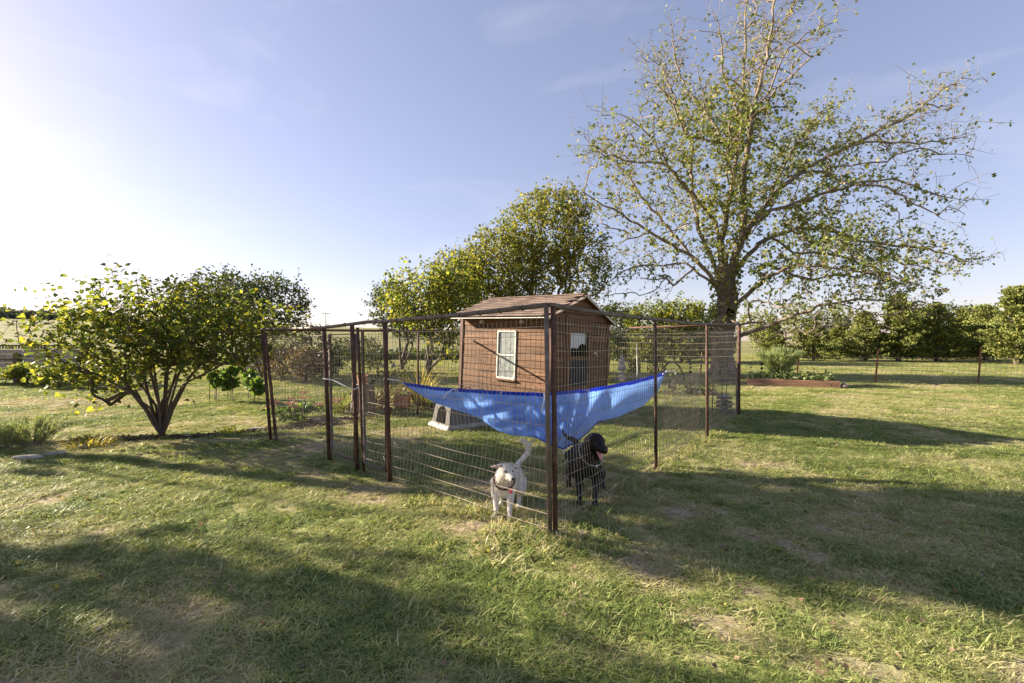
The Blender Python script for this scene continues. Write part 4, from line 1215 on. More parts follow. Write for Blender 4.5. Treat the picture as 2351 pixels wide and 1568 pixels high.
# ------------------------------------------------------------------ shed
def build_shed():
    root = empty('garden_shed', (0.60, 8.50, 0), 'brown board sided shed with brown shingle roof and white window behind the blue tarp', 'shed')
    R = Matrix.Rotation(math.radians(2.2), 4, 'Y') @ Matrix.Rotation(math.radians(47.8), 4, 'Z')
    root.rotation_euler = R.to_euler()
    # local x runs along the gable wall, local y along the window wall
    X0, X1, Y0, Y1 = 0.23, 2.30, 0.08, 2.66
    ZE, ZR, XM = 2.04, 2.55, 1.20
    slope = (ZR - ZE) / XM
    def ztop(x): return ZR - slope * abs(x - XM) - 0.06
    core = MB()
    core.box((X0 + 0.03, Y0 + 0.03, -0.02), (X1 - 0.03, Y1 - 0.03, 1.99))
    core.build('wall_core', M['dark'], root)
    ph = 0.142
    rnd = random.Random(4)
    # window wall boards (x = X0), cut round the window
    wy0, wy1, wz0, wz1 = 0.96, 1.50, 0.74, 1.75
    k = 0
    z = 0.02
    while z < 2.0:
        zt = min(z + ph - 0.010, 2.03)
        segs = [(Y0, Y1)]
        if zt > wz0 and z < wz1:
            segs = [(Y0, wy0 - 0.01), (wy1 + 0.01, Y1)]
            for (c0_, c1_) in ((z, wz0 - 0.035), (wz1 + 0.004, zt)):
                if c1_ - c0_ > 0.015:
                    m = MB(); m.box((X0 - 0.006, wy0 - 0.006, c0_), (X0 + 0.026, wy1 + 0.006, c1_)); m.build('board', M['wood'], root)
        elif rnd.random() < 0.3:
            c = rnd.uniform(0.8, 1.9); segs = [(Y0, c - 0.002), (c + 0.002, Y1)]
        for a, b in segs:
            m = MB(); j = rnd.uniform(0, 0.006)
            m.box((X0 - 0.004 - j, a, z), (X0 + 0.026, b, zt))
            m.build('board', M['wood'], root, bevel=0.004)
        z += ph
    # gable wall boards (y = Y0), cut round the door
    dx0, dx1, dz1 = 0.74, 1.60, 1.86
    z = 0.02
    while z < 2.45:
        zt = min(z + ph - 0.010, ZR - 0.065)
        def ends(zz):
            hw = (ZR - 0.055 - zz) / slope
            return max(X0, XM - hw), min(X1, XM + hw)
        (a0, b0), (a1, b1) = ends(z), ends(zt)
        if b0 - a0 > 0.1 and zt > z + 0.01:
            segs = [(a0, b0, a1, b1)]
            if z < dz1: segs = [(a0, dx0 - 0.01, a1, dx0 - 0.01), (dx1 + 0.01, b0, dx1 + 0.01, b1)]
            for a, b, at_, bt_ in segs:
                m = MB(); j = rnd.uniform(0, 0.006); ya, yb_ = Y0 - 0.004 - j, Y0 + 0.026
                m.add([(a, ya, z), (b, ya, z), (b, yb_, z), (a, yb_, z), (at_, ya, zt), (bt_, ya, zt), (bt_, yb_, zt), (at_, yb_, zt)], [(0, 3, 2, 1), (4, 5, 6, 7), (0, 1, 5, 4), (1, 2, 6, 5), (2, 3, 7, 6), (3, 0, 4, 7)])
                m.build('board', M['wood_side'], root, bevel=0.004)
        z += ph
    # plain gable infill behind the boards and at the back, far side wall
    m = MB()
    for yy in (Y0 + 0.03, Y1 - 0.03):
        m.add([(X0 + 0.03, yy, 1.98), (X1 - 0.03, yy, 1.98), (XM, yy, ZR - 0.07)], [(0, 1, 2)] if yy < 1 else [(0, 2, 1)])
    m.build('gable_infill', M['dark'], root)
    for (nm, a, b) in (('back_wall', (X1 - 0.028, Y0, 0), (X1, Y1, 2.02)), ('end_wall', (X0, Y1 - 0.028, 0), (X1 - 0.03, Y1, 2.02))):
        m = MB(); m.box(a, b); m.build(nm, M['wood'], root)
    # corner boards
    for (x, y) in ((X0 - 0.03, Y0 - 0.03), (X0 - 0.03, Y1 - 0.06), (X1 - 0.04, Y0 - 0.03)):
        m = MB(); m.box((x, y, 0), (x + 0.09, y + 0.09, 2.0)); m.build('corner_board', M['trim'], root, bevel=0.004)
    # roof deck (thin wedge each side) + fascia
    for sgn in (-1, 1):
        xe = XM + sgn * (XM + 0.02)
        m = MB()
        a = [(XM, -0.02, ZR - 0.02), (xe, -0.02, ZR - 0.02 - slope * abs(xe - XM)), (xe, 2.76, ZR - 0.02 - slope * abs(xe - XM)), (XM, 2.76, ZR - 0.02)]
        b = [(p[0], p[1], p[2] - 0.03) for p in a]
        fs = [(0, 1, 2, 3), (7, 6, 5, 4), (0, 4, 5, 1), (1, 5, 6, 2), (2, 6, 7, 3), (3, 7, 4, 0)]
        if sgn < 0: fs = [tuple(reversed(f)) for f in fs]
        m.add(a + b, fs)
        m.build('roof_deck', M['trim'], root)
        ze = ZR - 0.02 - slope * abs(xe - XM)
        m = MB(); m.box((min(xe, xe - sgn * 0.0) - 0.012, -0.03, ze - 0.020), (xe + 0.012, 2.77, ze + 0.004)); m.build('drip_edge', M['white'], root)
        m = MB()
        p0, p1 = Vector((XM, -0.034, ZR - 0.005)), Vector((xe, -0.034, ze + 0.005))
        q = [p0, p1, p1 - Vector((0, 0, 0.04)), p0 - Vector((0, 0, 0.04))]
        q2 = [v - Vector((0, 0.014, 0)) for v in q]
        m.add(q + q2, [(0, 1, 2, 3), (7, 6, 5, 4), (0, 4, 5, 1), (1, 5, 6, 2), (2, 6, 7, 3), (3, 7, 4, 0)])
        m.build('rake_edge', M['white'], root)
        # shingles
        SL = math.hypot(XM + 0.03, slope * (XM + 0.03)); rows = 10; ex = SL / rows
        dirv = Vector((sgn * 1.0, 0, -slope)).normalized(); nrm = Vector((sgn * slope, 0, 1)).normalized()
        meshes = []
        wsh = 0.25
        for v in range(3):
            mm = MB()
            L = ex * 1.22
            for (w0, w1) in ((0.004, wsh - 0.004),):
                A = [Vector((0, w0, 0.004)), Vector((0, w1, 0.004)), Vector((L, w1, 0.024)), Vector((L, w0, 0.024))]
                B = [Vector((p.x, p.y, p.z - 0.010)) for p in A]
                mm.add(A + B, [(0, 3, 2, 1), (4, 5, 6, 7), (0, 1, 5, 4), (1, 2, 6, 5), (2, 3, 7, 6), (3, 0, 4, 7)])
            me = bpy.data.meshes.new('shingle'); me.from_pydata(mm.v, [], [tuple(reversed(f)) for f in mm.f]); me.update(); me.materials.append(M['shingle'])
            meshes.append(me)
        rowlen = int(2.78 / wsh)
        for rw in range(rows):
            off = 0.125 if rw % 2 else 0.0
            for c in range(rowlen + 1):
                y = -0.03 + c * wsh - off
                if y > 2.60 or y < -0.17: continue
                o = bpy.data.objects.new('shingle', meshes[c % 3]); C.objects.link(o); o.parent = root
                start = Vector((XM, 0, ZR)) + dirv * (ex * rw) + nrm * (0.004 + 0.0015 * rnd.random())
                rotm = Matrix((dirv, Vector((0, 1, 0)), nrm)).transposed().to_4x4()
                o.matrix_local = Matrix.Translation((start.x, max(y, -0.03) if y < -0.03 else y, start.z)) @ rotm
                if y < -0.03:
                    o.scale = (1, 0.52, 1)
    m = MB()
    for k in range(12):
        y = -0.03 + k * 0.232
        m.box((XM - 0.075, y, ZR + 0.004), (XM + 0.075, y + 0.226, ZR + 0.022))
    o = m.build('ridge_cap', M['shingle'], root)
    # rafter tails and little vents under the eave
    for y in (0.75, 1.9):
        m = MB(); m.box((0.10, y, 1.90), (0.19, y + 0.05, 1.96)); m.build('eave_bracket', M['white'], root)
    # slide window
    fr = MB()
    xo = X0 - 0.030
    for a, b in (((xo, wy0, wz0), (xo + 0.05, wy0 + 0.035, wz1)), ((xo, wy1 - 0.035, wz0), (xo + 0.05, wy1, wz1)), ((xo, wy0 + 0.035, wz0), (xo + 0.05, wy1 - 0.035, wz0 + 0.04)), ((xo, wy0 + 0.035, wz1 - 0.035), (xo + 0.05, wy1 - 0.035, wz1))):
        fr.box(a, b)
    win = fr.build('window', M['white'], root, bevel=0.004)
    m = MB(); m.box((xo - 0.004, wy0 + 0.035, 1.225), (xo + 0.03, wy1 - 0.035, 1.265)); m.build('sash_rail', M['white'], win)
    m = MB(); m.box((xo - 0.03, wy0 - 0.02, wz0 - 0.03), (xo + 0.03, wy1 + 0.02, wz0 - 0.002)); m.build('sill', M['wood'], win)
    for (a, b, dx) in ((wz0 + 0.04, 1.225, 0.016), (1.265, wz1 - 0.035, 0.024)):
        m = MB(); m.box((xo + dx, wy0 + 0.035, a), (xo + dx + 0.006, wy1 - 0.035, b)); m.build('pane', M['curtain'], win)
    # door with two panes
    dm = MB(); dm.box((dx0, Y0 + 0.0, 0.05), (dx1, Y0 + 0.02, dz1))
    door = dm.build('door', M['trim'], root)
    yb = Y0 - 0.035
    for (a, b) in (((dx0, yb, 0.05), (dx0 + 0.09, Y0 - 0.001, dz1)), ((dx1 - 0.12, yb, 0.05), (dx1, Y0 - 0.001, dz1)), ((dx0 + 0.09, yb, 1.76), (dx1 - 0.12, Y0 - 0.001, dz1)),
                   ((dx0 + 0.09, yb, 1.19), (dx1 - 0.12, Y0 - 0.001, 1.27)), ((dx0 + 0.09, yb, 0.56), (dx1 - 0.12, Y0 - 0.001, 0.66)), ((dx0 + 0.09, yb, 0.05), (dx1 - 0.12, Y0 - 0.001, 0.20))):
        m = MB(); m.box(a, b); m.build('door_rail', M['wood_side'], door, bevel=0.004)
    m = MB(); m.box((dx0 + 0.09, Y0 - 0.012, 1.27), (dx1 - 0.12, Y0 - 0.004, 1.76)); m.build('upper_pane', M['dark'], door)
    m = MB(); m.box((dx0 + 0.09, Y0 - 0.012, 0.66), (dx1 - 0.12, Y0 - 0.004, 1.19)); m.build('lower_pane', M['glass'], door)
    # curtain in the upper pane: short, pulled to the left, ragged bottom
    m = MB()
    n = 12; x0, x1 = dx0 + 0.10, dx1 - 0.22
    A, B = [], []
    for i in range(n + 1):
        x = x0 + (x1 - x0) * i / n
        bot = 1.40 + 0.012 * i + 0.03 * math.sin(i * 0.9)
        yy = Y0 - 0.020 - 0.004 * math.sin(i * 2.0)
        A.append((x, yy, 1.75)); B.append((x, yy, bot))
    m.add(A + B, [(i, n + 1 + i, n + 2 + i, i + 1) for i in range(n)])
    m.build('curtain', M['cloth'], door)
    m = MB(); m.box((dx0 - 0.05, Y0 - 0.05, 1.98), (dx1 + 0.03, Y0 - 0.006, 2.02)); m.build('door_header', M['trim'], root)
    m = MB(); m.box((dx0 - 0.09, Y0 - 0.03, 0.05), (dx0 - 0.015, Y0 - 0.008, 2.10)); m.build('door_jamb', M['trim'], root)
    m = MB(); m.tube([(dx1 + 0.06, Y0 - 0.06, 1.33), (dx1 + 0.13, Y0 - 0.06, 1.36), (dx1 + 0.22, Y0 - 0.06, 1.28), (dx1 + 0.26, Y0 - 0.012, 1.25)], 0.012, 6); m.build('door_hook', M['rope'], root, smooth=True)


build_shed()


# ------------------------------------------------------------------ the wire dog pen
def build_pen():
    root = empty('dog_pen', tuple(COR), 'rusty pipe and welded wire dog pen enclosing two dogs and a blue tarp', 'fence')
    o3 = root.location
    def tube(name, pts, r, mat, parent=root, n=10):
        m = MB(); m.tube([rel(root, p) for p in pts], r, n)
        return m.build(name, mat, parent, smooth=True)
    def post(base, tx, ty, r=0.030, name='post', mat='rust'):
        top = P(tx, ty, base.y)
        return tube(name, [base + Vector((0, 0, -0.08)), base + (top - base) * 0.5, top], [r, r, r], M[mat]), top
    # left side posts
    _, tF = post(COR + Vector((-0.010, 0.0, 0)), 1254, 700, 0.0195, mat='rail')
    post(COR + Vector((0.034, 0.02, 0)), 1270, 703, 0.021)
    _, tE = post(lp(2.19), 883, 738, 0.025)
    _, tD = post(lp(2.72), 821, 752, 0.018)
    _, tC = post(lp(2.86), 808, 744, 0.026)
    _, tB = post(lp(3.54), 744, 752, 0.026)
    _, tA = post(lp(5.40), 601, 757, 0.025)
    post(lp(5.30) + Vector((0.05, 0, 0)), 608, 762, 0.024)
    # right side posts
    _, t1 = post(rp(2.38), 1504, 733, 0.019)
    _, t2 = post(rp(4.79), 1623, 744, 0.023)
    _, t3 = post(rp(7.30), 1697, 745, 0.036)
    # back side posts
    BC = lp(LL) + DR * LR
    pbl = lp(LL) + DR * 3.06
    _, t4 = post(pbl, 960, 760, 0.022)
    # rails
    sag = Vector((0, 0, -0.012))
    tFr = P(1256, 700, COR.y)
    tube('top_rail', [tFr, (tFr + tE) / 2 + sag, tE, (tE + tC) / 2 + Vector((0, 0, 0.01)), tC, tB, (tA + tB) / 2, tA], 0.0205, M['rail'])
    tube('top_rail', [tFr + Vector((0.02, 0, 0)), (tFr + t1) / 2 + sag, t1, (t1 + t2) / 2 + sag, t2, (t2 + t3) / 2, t3 + Vector((0.02, 0.03, 0))], 0.0205, M['rail'])
    bc = BC + Vector((0, 0, 1.86))
    tube('top_rail', [tA, t4, lp(LL) + DR * 4.0 + Vector((0, 0, 1.78))], 0.022, M['rust'])
    tube('top_rail', [t3, t3 + (bc - t3) * 0.25, t3 + (bc - t3) * 0.45], 0.022, M['rust'])
    # wire ties on the rails
    m = MB()
    for (a, b, n) in ((tFr, tE, 9), (tE, tA, 8), (tFr, t1, 5), (t1, t3, 8)):
        for i in range(1, n):
            p = a + (b - a) * (i / n) + sag * math.sin(math.pi * i / n)
            ax = (b - a).normalized(); u = ax.cross(Vector((0, 0, 1))).normalized(); v = ax.cross(u)
            ring = [rel(root, p + (u * math.cos(q) + v * math.sin(q)) * 0.023 + ax * 0.008 * q / 6.28) for q in np.linspace(0, 6.28, 9)]
            m.tube(ring, 0.004, 4)
    tag(m.build('wire_ties', M['iron'], root), kind='stuff')

    rnd = np.random.default_rng(8)
    def mesh_panel(pa, pb, za, zb, name='wire_mesh', vs=0.055, hs=(0.105, 17), bow=0.05, rw=0.0023, parent=root, z0=0.03, hk_=1.2, off=0.0):
        """welded wire between two post feet; za, zb wire heights; bows out and sags in the middle"""
        L = (pb - pa).length; ax = (pb - pa) / L; nr = Vector((-ax.y, ax.x, 0))
        def pt(u, z):
            t = u / L; zt = za + (zb - za) * t
            k = math.sin(math.pi * t) * math.sin(math.pi * min(1, max(0, z / zt))) * bow
            k += 0.012 * math.sin(u * 5.1 + z * 3.0) * math.sin(math.pi * t)
            lean = 0.012 * math.sin(u * 2.3 + z * 2.1)
            s_ = -0.10 * math.sin(math.pi * t) * (z / zt) * min(1.0, L / 2.2) * 0.35
            return rel(root, pa + ax * (u + lean + 0.035 * math.sin(math.pi * t) * math.sin(6 * z + u))) + nr * (k + off) + Vector((0, 0, z + s_))
        m = MB()
        n = int(L / vs)
        for i in range(1, n):
            u = L * i / n + rnd.normal(0, 0.002)
            zt = (za + (zb - za) * u / L)
            zz = np.linspace(z0, zt - 0.02, 9)
            m.tube([pt(u, z) for z in zz], rw, 3, cap=False)
        zt = min(za, zb)
        hh = [zt - 0.04]
        z = zt - 0.12
        while z > z0 + 0.03:
            hh.append(z); z -= 0.145 if z > 0.85 else 0.11
        for z in hh:
            ph = rnd.uniform(0, 6.28)
            us = np.linspace(0.01, L - 0.01, max(4, int(L / 0.22)))
            m.tube([pt(u, z + 0.008 * math.sin(u * 3 + ph)) for u in us], rw * (1.15 if z > 0.6 else hk_), 3, cap=False)
        return m.build(name, M['wire'], parent)
    ht = 1.72
    mesh_panel(COR, lp(2.19), 1.78, 1.72, bow=-0.07, hk_=1.7)
    mesh_panel(lp(3.54), lp(5.40), 1.68, 1.68, bow=-0.04)
    mesh_panel(COR, rp(2.38), 1.78, 1.75, bow=0.05)
    mesh_panel(rp(2.38), rp(4.79), 1.75, 1.77, bow=0.04)
    mesh_panel(rp(4.79), rp(7.30), 1.77, 1.83, bow=0.03)
    mesh_panel(lp(5.40), pbl, 1.68, 1.70, bow=0.03)
    mesh_panel(pbl, lp(LL) + DR * 3.95, 1.70, 1.74, bow=0.02)
    mesh_panel(rp(7.30), rp(7.30) + (BC - rp(7.30)) * 0.5, 1.80, 1.80, bow=0.03)
    # second roll of closer wire lapped inside the right side
    mesh_panel(rp(2.9), rp(4.75), 1.10, 1.10, bow=0.0, vs=0.05, off=0.10)
    # gate leaves
    def gate(t0, t1, z_top, label):
        g = tube('gate', [lp(t0) + Vector((0, 0, 0.12)), lp(t0) + Vector((0.0, 0, z_top)), lp(t1) + Vector((-0.03, 0, z_top)), lp(t1) + Vector((0, 0, 0.12)), lp(t0) + Vector((0, 0, 0.12))], 0.019, M['rail'])
        g['label'] = label
        me = mesh_panel(lp(t0), lp(t1), z_top, z_top, parent=g, bow=0.0)
        me.name = 'gate_mesh'
        return g
    gate(2.26, 2.70, 1.68, 'narrow pipe framed gate leaf nearest the camera')
    g2 = gate(2.92, 3.48, 1.64, 'wide pipe framed gate leaf with rope latch')
    m = MB()
    a = lp(2.86) + Vector((0, 0, 1.02))
    m.tube([rel(root, a + Vector((0.05, -0.03, 0.0))), rel(root, a + Vector((-0.05, -0.03, -0.05))), rel(root, a + Vector((-0.16, 0.0, 0.0))), rel(root, a + Vector((-0.34, 0.1, 0.06))), rel(root, a + Vector((-0.5, 0.2, 0.07)))], 0.007, 5)
    m.build('gate_rope', M['rope'], root, smooth=True)
    # loose ball of old poultry wire at the gate foot
    m = MB()
    for k in range(70):
        c = lp(rnd.uniform(2.0, 2.85)) + DR * rnd.uniform(0.02, 0.32) + Vector((0, 0, rnd.uniform(0.02, 0.42)))
        d = Vector(rnd.normal(0, 1, 3)).normalized() * 0.09; e = Vector(rnd.normal(0, 1, 3)).normalized() * 0.06
        pts = [rel(root, c + d * q + e * math.sin(q * 3)) for q in (-1, -0.4, 0.3, 1)]
        for p_ in pts: p_.z = max(p_.z, 0.01)
        m.tube(pts, 0.0016, 3, cap=False)
    m.build('loose_wire', M['wire'], root)
    return root


build_pen()


# ------------------------------------------------------------------ blue tarp
def build_tarp():
    Tx = [918, 1000, 1100, 1175, 1250, 1350, 1450, 1530]; Ty = [876, 888, 895, 899, 902, 893, 875, 853]
    Bx = [918, 960, 1000, 1075, 1103, 1140, 1176, 1229, 1262, 1293, 1320, 1346, 1373, 1419, 1475, 1510, 1530]
    By = [876, 904, 926, 950, 962, 988, 1000, 1004, 1022, 1033, 1018, 998, 969, 957, 933, 900, 853]
    nu, nv = 150, 44
    V, hem = [], []
    c0 = P(1229, 950, 5.3)
    for j in range(nv + 1):
        v = j / nv
        for i in range(nu + 1):
            u = i / nu
            x = 918 + (1530 - 918) * u
            yt = np.interp(x, Tx, Ty); yb = np.interp(x, Bx, By)
            y = yt + (yb - yt) * v
            d = 4.95 + 0.9 * u + 0.42 * math.sin(math.pi * u) * 0.6
            wd = math.sin(math.pi * u)
            d += wd * (0.16 * math.sin(math.pi * v) - 0.30 * v)                       # belly
            w1 = math.sin((y - 930 - 0.22 * abs(x - 1290)) / 8.0 + 0.4 * math.sin(x / 60))
            f = math.exp(-((y - 940) / 34.0) ** 2) * math.exp(-((x - 1190) / 150.0) ** 2)
            d += 0.075 * w1 * f                                                       # drawn folds
            d += 0.028 * math.sin(x / 19.0 + y / 7.0 + 1.5 * math.sin(x / 50.0)) * wd * (0.3 + v) * (1 if x < 1300 else 0.3)
            d += 0.02 * math.sin(x / 41.0 - y / 23.0) * wd
            ra = math.hypot(x - 1290, y - 1040); th = math.atan2(1040 - y, x - 1290)
            d += 0.05 * wd * math.sin(th * 21 + 0.8 * math.sin(ra / 40.0)) * math.exp(-((ra - 90) / 130.0) ** 2) * min(1, ra / 30.0)
            V.append(tuple(P(x, y, d) - c0))
            dtop = (y - yt)
            hem.append(1.0 if (dtop < 8.0 and u < 0.995) or (v > 0.965 and (x < 980 or x > 1225 and x < 1380)) else 0.0)
    V = np.array(V)
    n = nu + 1
    i = np.arange(nv)[:, None] * n + np.arange(nu)[None, :]
    Fq = np.stack([i, i + 1, i + n + 1, i + n], -1).reshape(-1, 4)
    root = empty('blue_tarp', tuple(c0), 'sagging bright blue tarp strung across the inside of the pen', 'tarp')
    o = link('sheet', np_mesh('sheet', V, Fq, True, {'hem': np.array(hem)}), M['tarp'], root)
    s = o.modifiers.new('thickness', 'SOLIDIFY'); s.thickness = 0.002
    def cord(pts, r=0.006):
        m = MB(); m.tube([Vector(p) - c0 for p in pts], r, 6); m.build('tie_cord', M['rope'], root, smooth=True)
    cord([P(920, 876, 4.96), P(912, 873, 4.97), P(903, 872, 4.99), P(880, 868, 5.02)])
    cord([P(1529, 853, 5.86), P(1542, 853, 5.9), P(1556, 854, 5.98)], 0.008)
    cord([P(1048, 894, 5.2), P(1040, 893, 5.12), P(1028, 901, 5.08), P(1018, 915, 5.06)], 0.006)
    cord([P(1250, 902, 5.55), P(1250, 915, 5.50), P(1243, 945, 5.40)], 0.008)
    cord([P(1462, 873, 5.98), P(1463, 850, 6.0), P(1462, 815, 6.05), P(1462, 790, 6.1)], 0.004)
    cord([P(1268, 1024, 5.35), P(1277, 1045, 5.33), P(1280, 1064, 5.36)], 0.009)
    cord([P(1292, 1032, 5.35), P(1298, 1048, 5.33), P(1300, 1062, 5.4)], 0.009)
    cord([P(1230, 1004, 5.42), P(1218, 1020, 5.4), P(1216, 1038, 5.5)], 0.006)
    for (x, y, d) in ((925, 878, 4.97), (1048, 895, 5.2), (1150, 900, 5.4), (1250, 904, 5.56), (1350, 895, 5.78), (1460, 875, 5.93), (1524, 857, 5.86)):
        m = MB()
        c = P(x, y + 2, d - 0.02) - c0
        m.tube([c + Vector((0.014 * math.cos(q), -0.004, 0.014 * math.sin(q))) for q in np.linspace(0, 6.28, 11)], 0.004, 5)
        m.build('grommet', M['steel'], root)


build_tarp()


# ------------------------------------------------------------------ dogs
def remesh(o, vox, it=6):
    a = o.modifiers.new('skin', 'REMESH'); a.mode = 'VOXEL'; a.voxel_size = vox; a.use_smooth_shade = True
    b = o.modifiers.new('relax', 'SMOOTH'); b.factor = 0.5; b.iterations = it


def chain(m, pts, rad, n=12):
    """tapered limb: tube with ball joints so it melts into the body"""
    pts = [Vector(p) for p in pts]
    fine, fr = [], []
    for i in range(len(pts) - 1):
        for k in range(4):
            t = k / 4
            p0 = pts[max(i - 1, 0)]; p1 = pts[i]; p2 = pts[i + 1]; p3 = pts[min(i + 2, len(pts) - 1)]
            q = 0.5 * ((2 * p1) + (p2 - p0) * t + (2 * p0 - 5 * p1 + 4 * p2 - p3) * t * t + (3 * p1 - 3 * p2 + p3 - p0) * t ** 3)
            fine.append(q); fr.append(rad[i] + (rad[i + 1] - rad[i]) * t)
    fine.append(pts[-1]); fr.append(rad[-1])
    m.tube(fine, fr, n)
    m.sphere(fine[0], fr[0], 12, 8); m.sphere(fine[-1], fr[-1], 12, 8)


def paw(m, c, fwd, s=1.0):
    c = Vector(c); f = Vector(fwd).normalized(); r_ = Vector((f.y, -f.x, 0))
    m.sphere(c + Vector((0, 0, 0.018 * s)), (0.026 * s, 0.026 * s, 0.020 * s))
    for k in (-1.5, -0.5, 0.5, 1.5):
        m.sphere(c + f * (0.026 - 0.004 * abs(k)) * s + r_ * (0.0115 * k * s) + Vector((0, 0, 0.012 * s)), (0.0095 * s, 0.0095 * s, 0.012 * s), 8, 6)


def frame_rot(f, up=Vector((0, 0, 1))):
    f = Vector(f).normalized(); r_ = f.cross(up).normalized(); u = r_.cross(f)
    return Matrix((r_, f, u)).transposed()       # columns: right, forward, up


def ear(m, base, tip, side, w, th=0.007):
    """flat triangular flap with thickness"""
    base, tip, side = Vector(base), Vector(tip), Vector(side).normalized()
    ax = tip - base; nr = ax.cross(side).normalized()
    n = 7
    for i in range(n):
        t = i / (n - 1)
        ww = w * (1 - t) ** 0.7 * (0.75 + 0.5 * t) + 0.007
        R = Matrix((side, nr, ax.normalized())).transposed()
        m.sphere(base + ax * t, (ww, th + 0.004 * (1 - t), ax.length / n * 0.95), 10, 6, R)


def build_white_dog():
    o3 = Vector((0.0, 4.2, 0))
    root = empty('white_dog', tuple(o3), 'cream white short haired dog standing left of the corner post with tail raised', 'dog')
    q = lambda x, y, d: P(x, y, d) - o3
    m = MB()
    hip = q(1182, 1094, 4.42); rib = q(1160, 1102, 4.20); mid = q(1172, 1098, 4.32)
    m.sphere(rib, (0.105, 0.15, 0.125)); m.sphere(mid, (0.095, 0.17, 0.112)); m.sphere(hip, (0.084, 0.12, 0.118))
    m.sphere(q(1155, 1112, 4.12), (0.088, 0.085, 0.115))
    m.sphere(q(1155, 1125, 4.12), (0.070, 0.075, 0.07))
    chain(m, [q(1160, 1098, 4.18), q(1157, 1094, 4.08), q(1160, 1085, 4.02)], [0.095, 0.083, 0.070])
    # head
    hd = q(1163, 1079, 3.97); nose = q(1175, 1095, 3.855)
    f = (nose - hd).normalized(); R = frame_rot(f)
    m.sphere(hd, (0.068, 0.076, 0.060), 16, 10, R)
    m.sphere(hd + f * 0.028 + R @ Vector((0.030, 0, -0.012)), (0.030, 0.04, 0.030), 10, 8, R)
    m.sphere(hd + f * 0.028 + R @ Vector((-0.030, 0, -0.012)), (0.030, 0.04, 0.030), 10, 8, R)
    chain(m, [hd + f * 0.035 + R @ Vector((0, 0, -0.008)), hd + f * 0.09 + R @ Vector((0, 0, -0.012)), hd + f * 0.135 + R @ Vector((0, 0, -0.012))], [0.043, 0.031, 0.024])
    chain(m, [hd + f * 0.03 + R @ Vector((0, 0, -0.038)), hd + f * 0.085 + R @ Vector((0, 0, -0.040)), hd + f * 0.118 + R @ Vector((0, 0, -0.040))], [0.028, 0.019, 0.013])
    for s in (-1, 1):
        m.sphere(hd + f * 0.048 + R @ Vector((s * 0.036, 0, 0.028)), (0.018, 0.014, 0.010), 8, 6, R)
    eb = hd + R @ Vector((-0.048, -0.018, 0.036)); ear(m, eb, q(1131, 1071, 4.0), (0, -0.25, 1), 0.026)
    eb2 = hd + R @ Vector((0.045, -0.018, 0.038)); ear(m, eb2, q(1189, 1073, 4.02), (0, -0.25, 1), 0.026)
    # legs
    chain(m, [q(1139, 1108, 4.14), q(1138, 1134, 4.12), q(1139, 1160, 4.07), q(1140, 1178, 4.03), (q(1139, 1186, 4.01))], [0.056, 0.040, 0.024, 0.021, 0.020])
    chain(m, [q(1170, 1108, 4.12), q(1171, 1136, 4.08), q(1171, 1162, 4.02), q(1170, 1182, 3.98), (q(1170, 1190, 3.97))], [0.056, 0.040, 0.024, 0.021, 0.020])
    def foot(x, d): v = P(x, 1000, d) - o3; v.z = 0.0; return v
    paw(m, foot(1138, 3.995), (-0.05, -1, 0), 1.15); paw(m, foot(1170, 3.955), (0.1, -1, 0), 1.15)
    # hind legs: knee forward, hock back
    for (hx, kx, px, dd) in ((1196, 1194, 1191, 0.0), (1165, 1154, 1150, 0.06)):
        h = q(hx - 3, 1104, 4.42); k = q(kx, 1130, 4.26 + dd); hk = P(px + 3, 1000, 4.38 + dd) - o3; hk.z = 0.125; pf = foot(px, 4.24 + dd)
        chain(m, [h, k, hk, pf + Vector((0, 0.03, 0.03)), pf + Vector((0, 0, 0.02))], [0.072, 0.050, 0.024, 0.021, 0.020])
        paw(m, pf, (0.1, -1, 0), 1.1)
    # tail
    chain(m, [q(1183, 1080, 4.50), q(1190, 1064, 4.56), q(1203, 1050, 4.60), q(1213, 1036, 4.66), q(1212, 1022, 4.62), q(1203, 1013, 4.58), q(1195, 1011, 4.55)], [0.032, 0.025, 0.025, 0.029, 0.029, 0.022, 0.009])
    body = m.build('body', M['white_fur'], root, smooth=True)
    remesh(body, 0.0055, 5)
    def part(name, mat, fn):
        mm = MB(); fn(mm); return mm.build(name, M[mat], root, smooth=True)
    tipn = hd + f * 0.158 + R @ Vector((0, 0, -0.004))
    part('nose', 'nose', lambda mm: mm.sphere(tipn, (0.016, 0.012, 0.013), 12, 8, R))
    part('mouth', 'nose', lambda mm: mm.tube([hd + f * 0.10 + R @ Vector((-0.026, 0, -0.033)), hd + f * 0.138 + R @ Vector((-0.012, 0, -0.033)), hd + f * 0.145 + R @ Vector((0, 0, -0.034)), hd + f * 0.138 + R @ Vector((0.012, 0, -0.033)), hd + f * 0.10 + R @ Vector((0.026, 0, -0.033))], 0.006, 6))
    for s in (-1, 1):
        part('eye', 'eye', lambda mm: mm.sphere(hd + f * 0.062 + R @ Vector((s * 0.030, 0, 0.017)), 0.0098, 12, 8))
    for (e0, tp) in ((eb, q(1133, 1072, 4.0)), (eb2, q(1187, 1074, 4.02))):
        part('inner_ear', 'ear_pink', lambda mm: ear(mm, e0 + Vector((0, -0.012, -0.004)), tp + Vector((0, -0.010, 0)), (0, -0.25, 1), 0.014, 0.003))
    # collar ring
    cc = q(1158, 1101, 4.08); ca = Vector((0.03, -0.72, 0.55)).normalized(); Rc = frame_rot(ca)
    part('collar', 'collar', lambda mm: mm.tube([cc + Rc @ Vector((0.094 * math.cos(a), 0, 0.092 * math.sin(a))) for a in np.linspace(0, 2 * math.pi, 25)], 0.008, 6, cap=False))
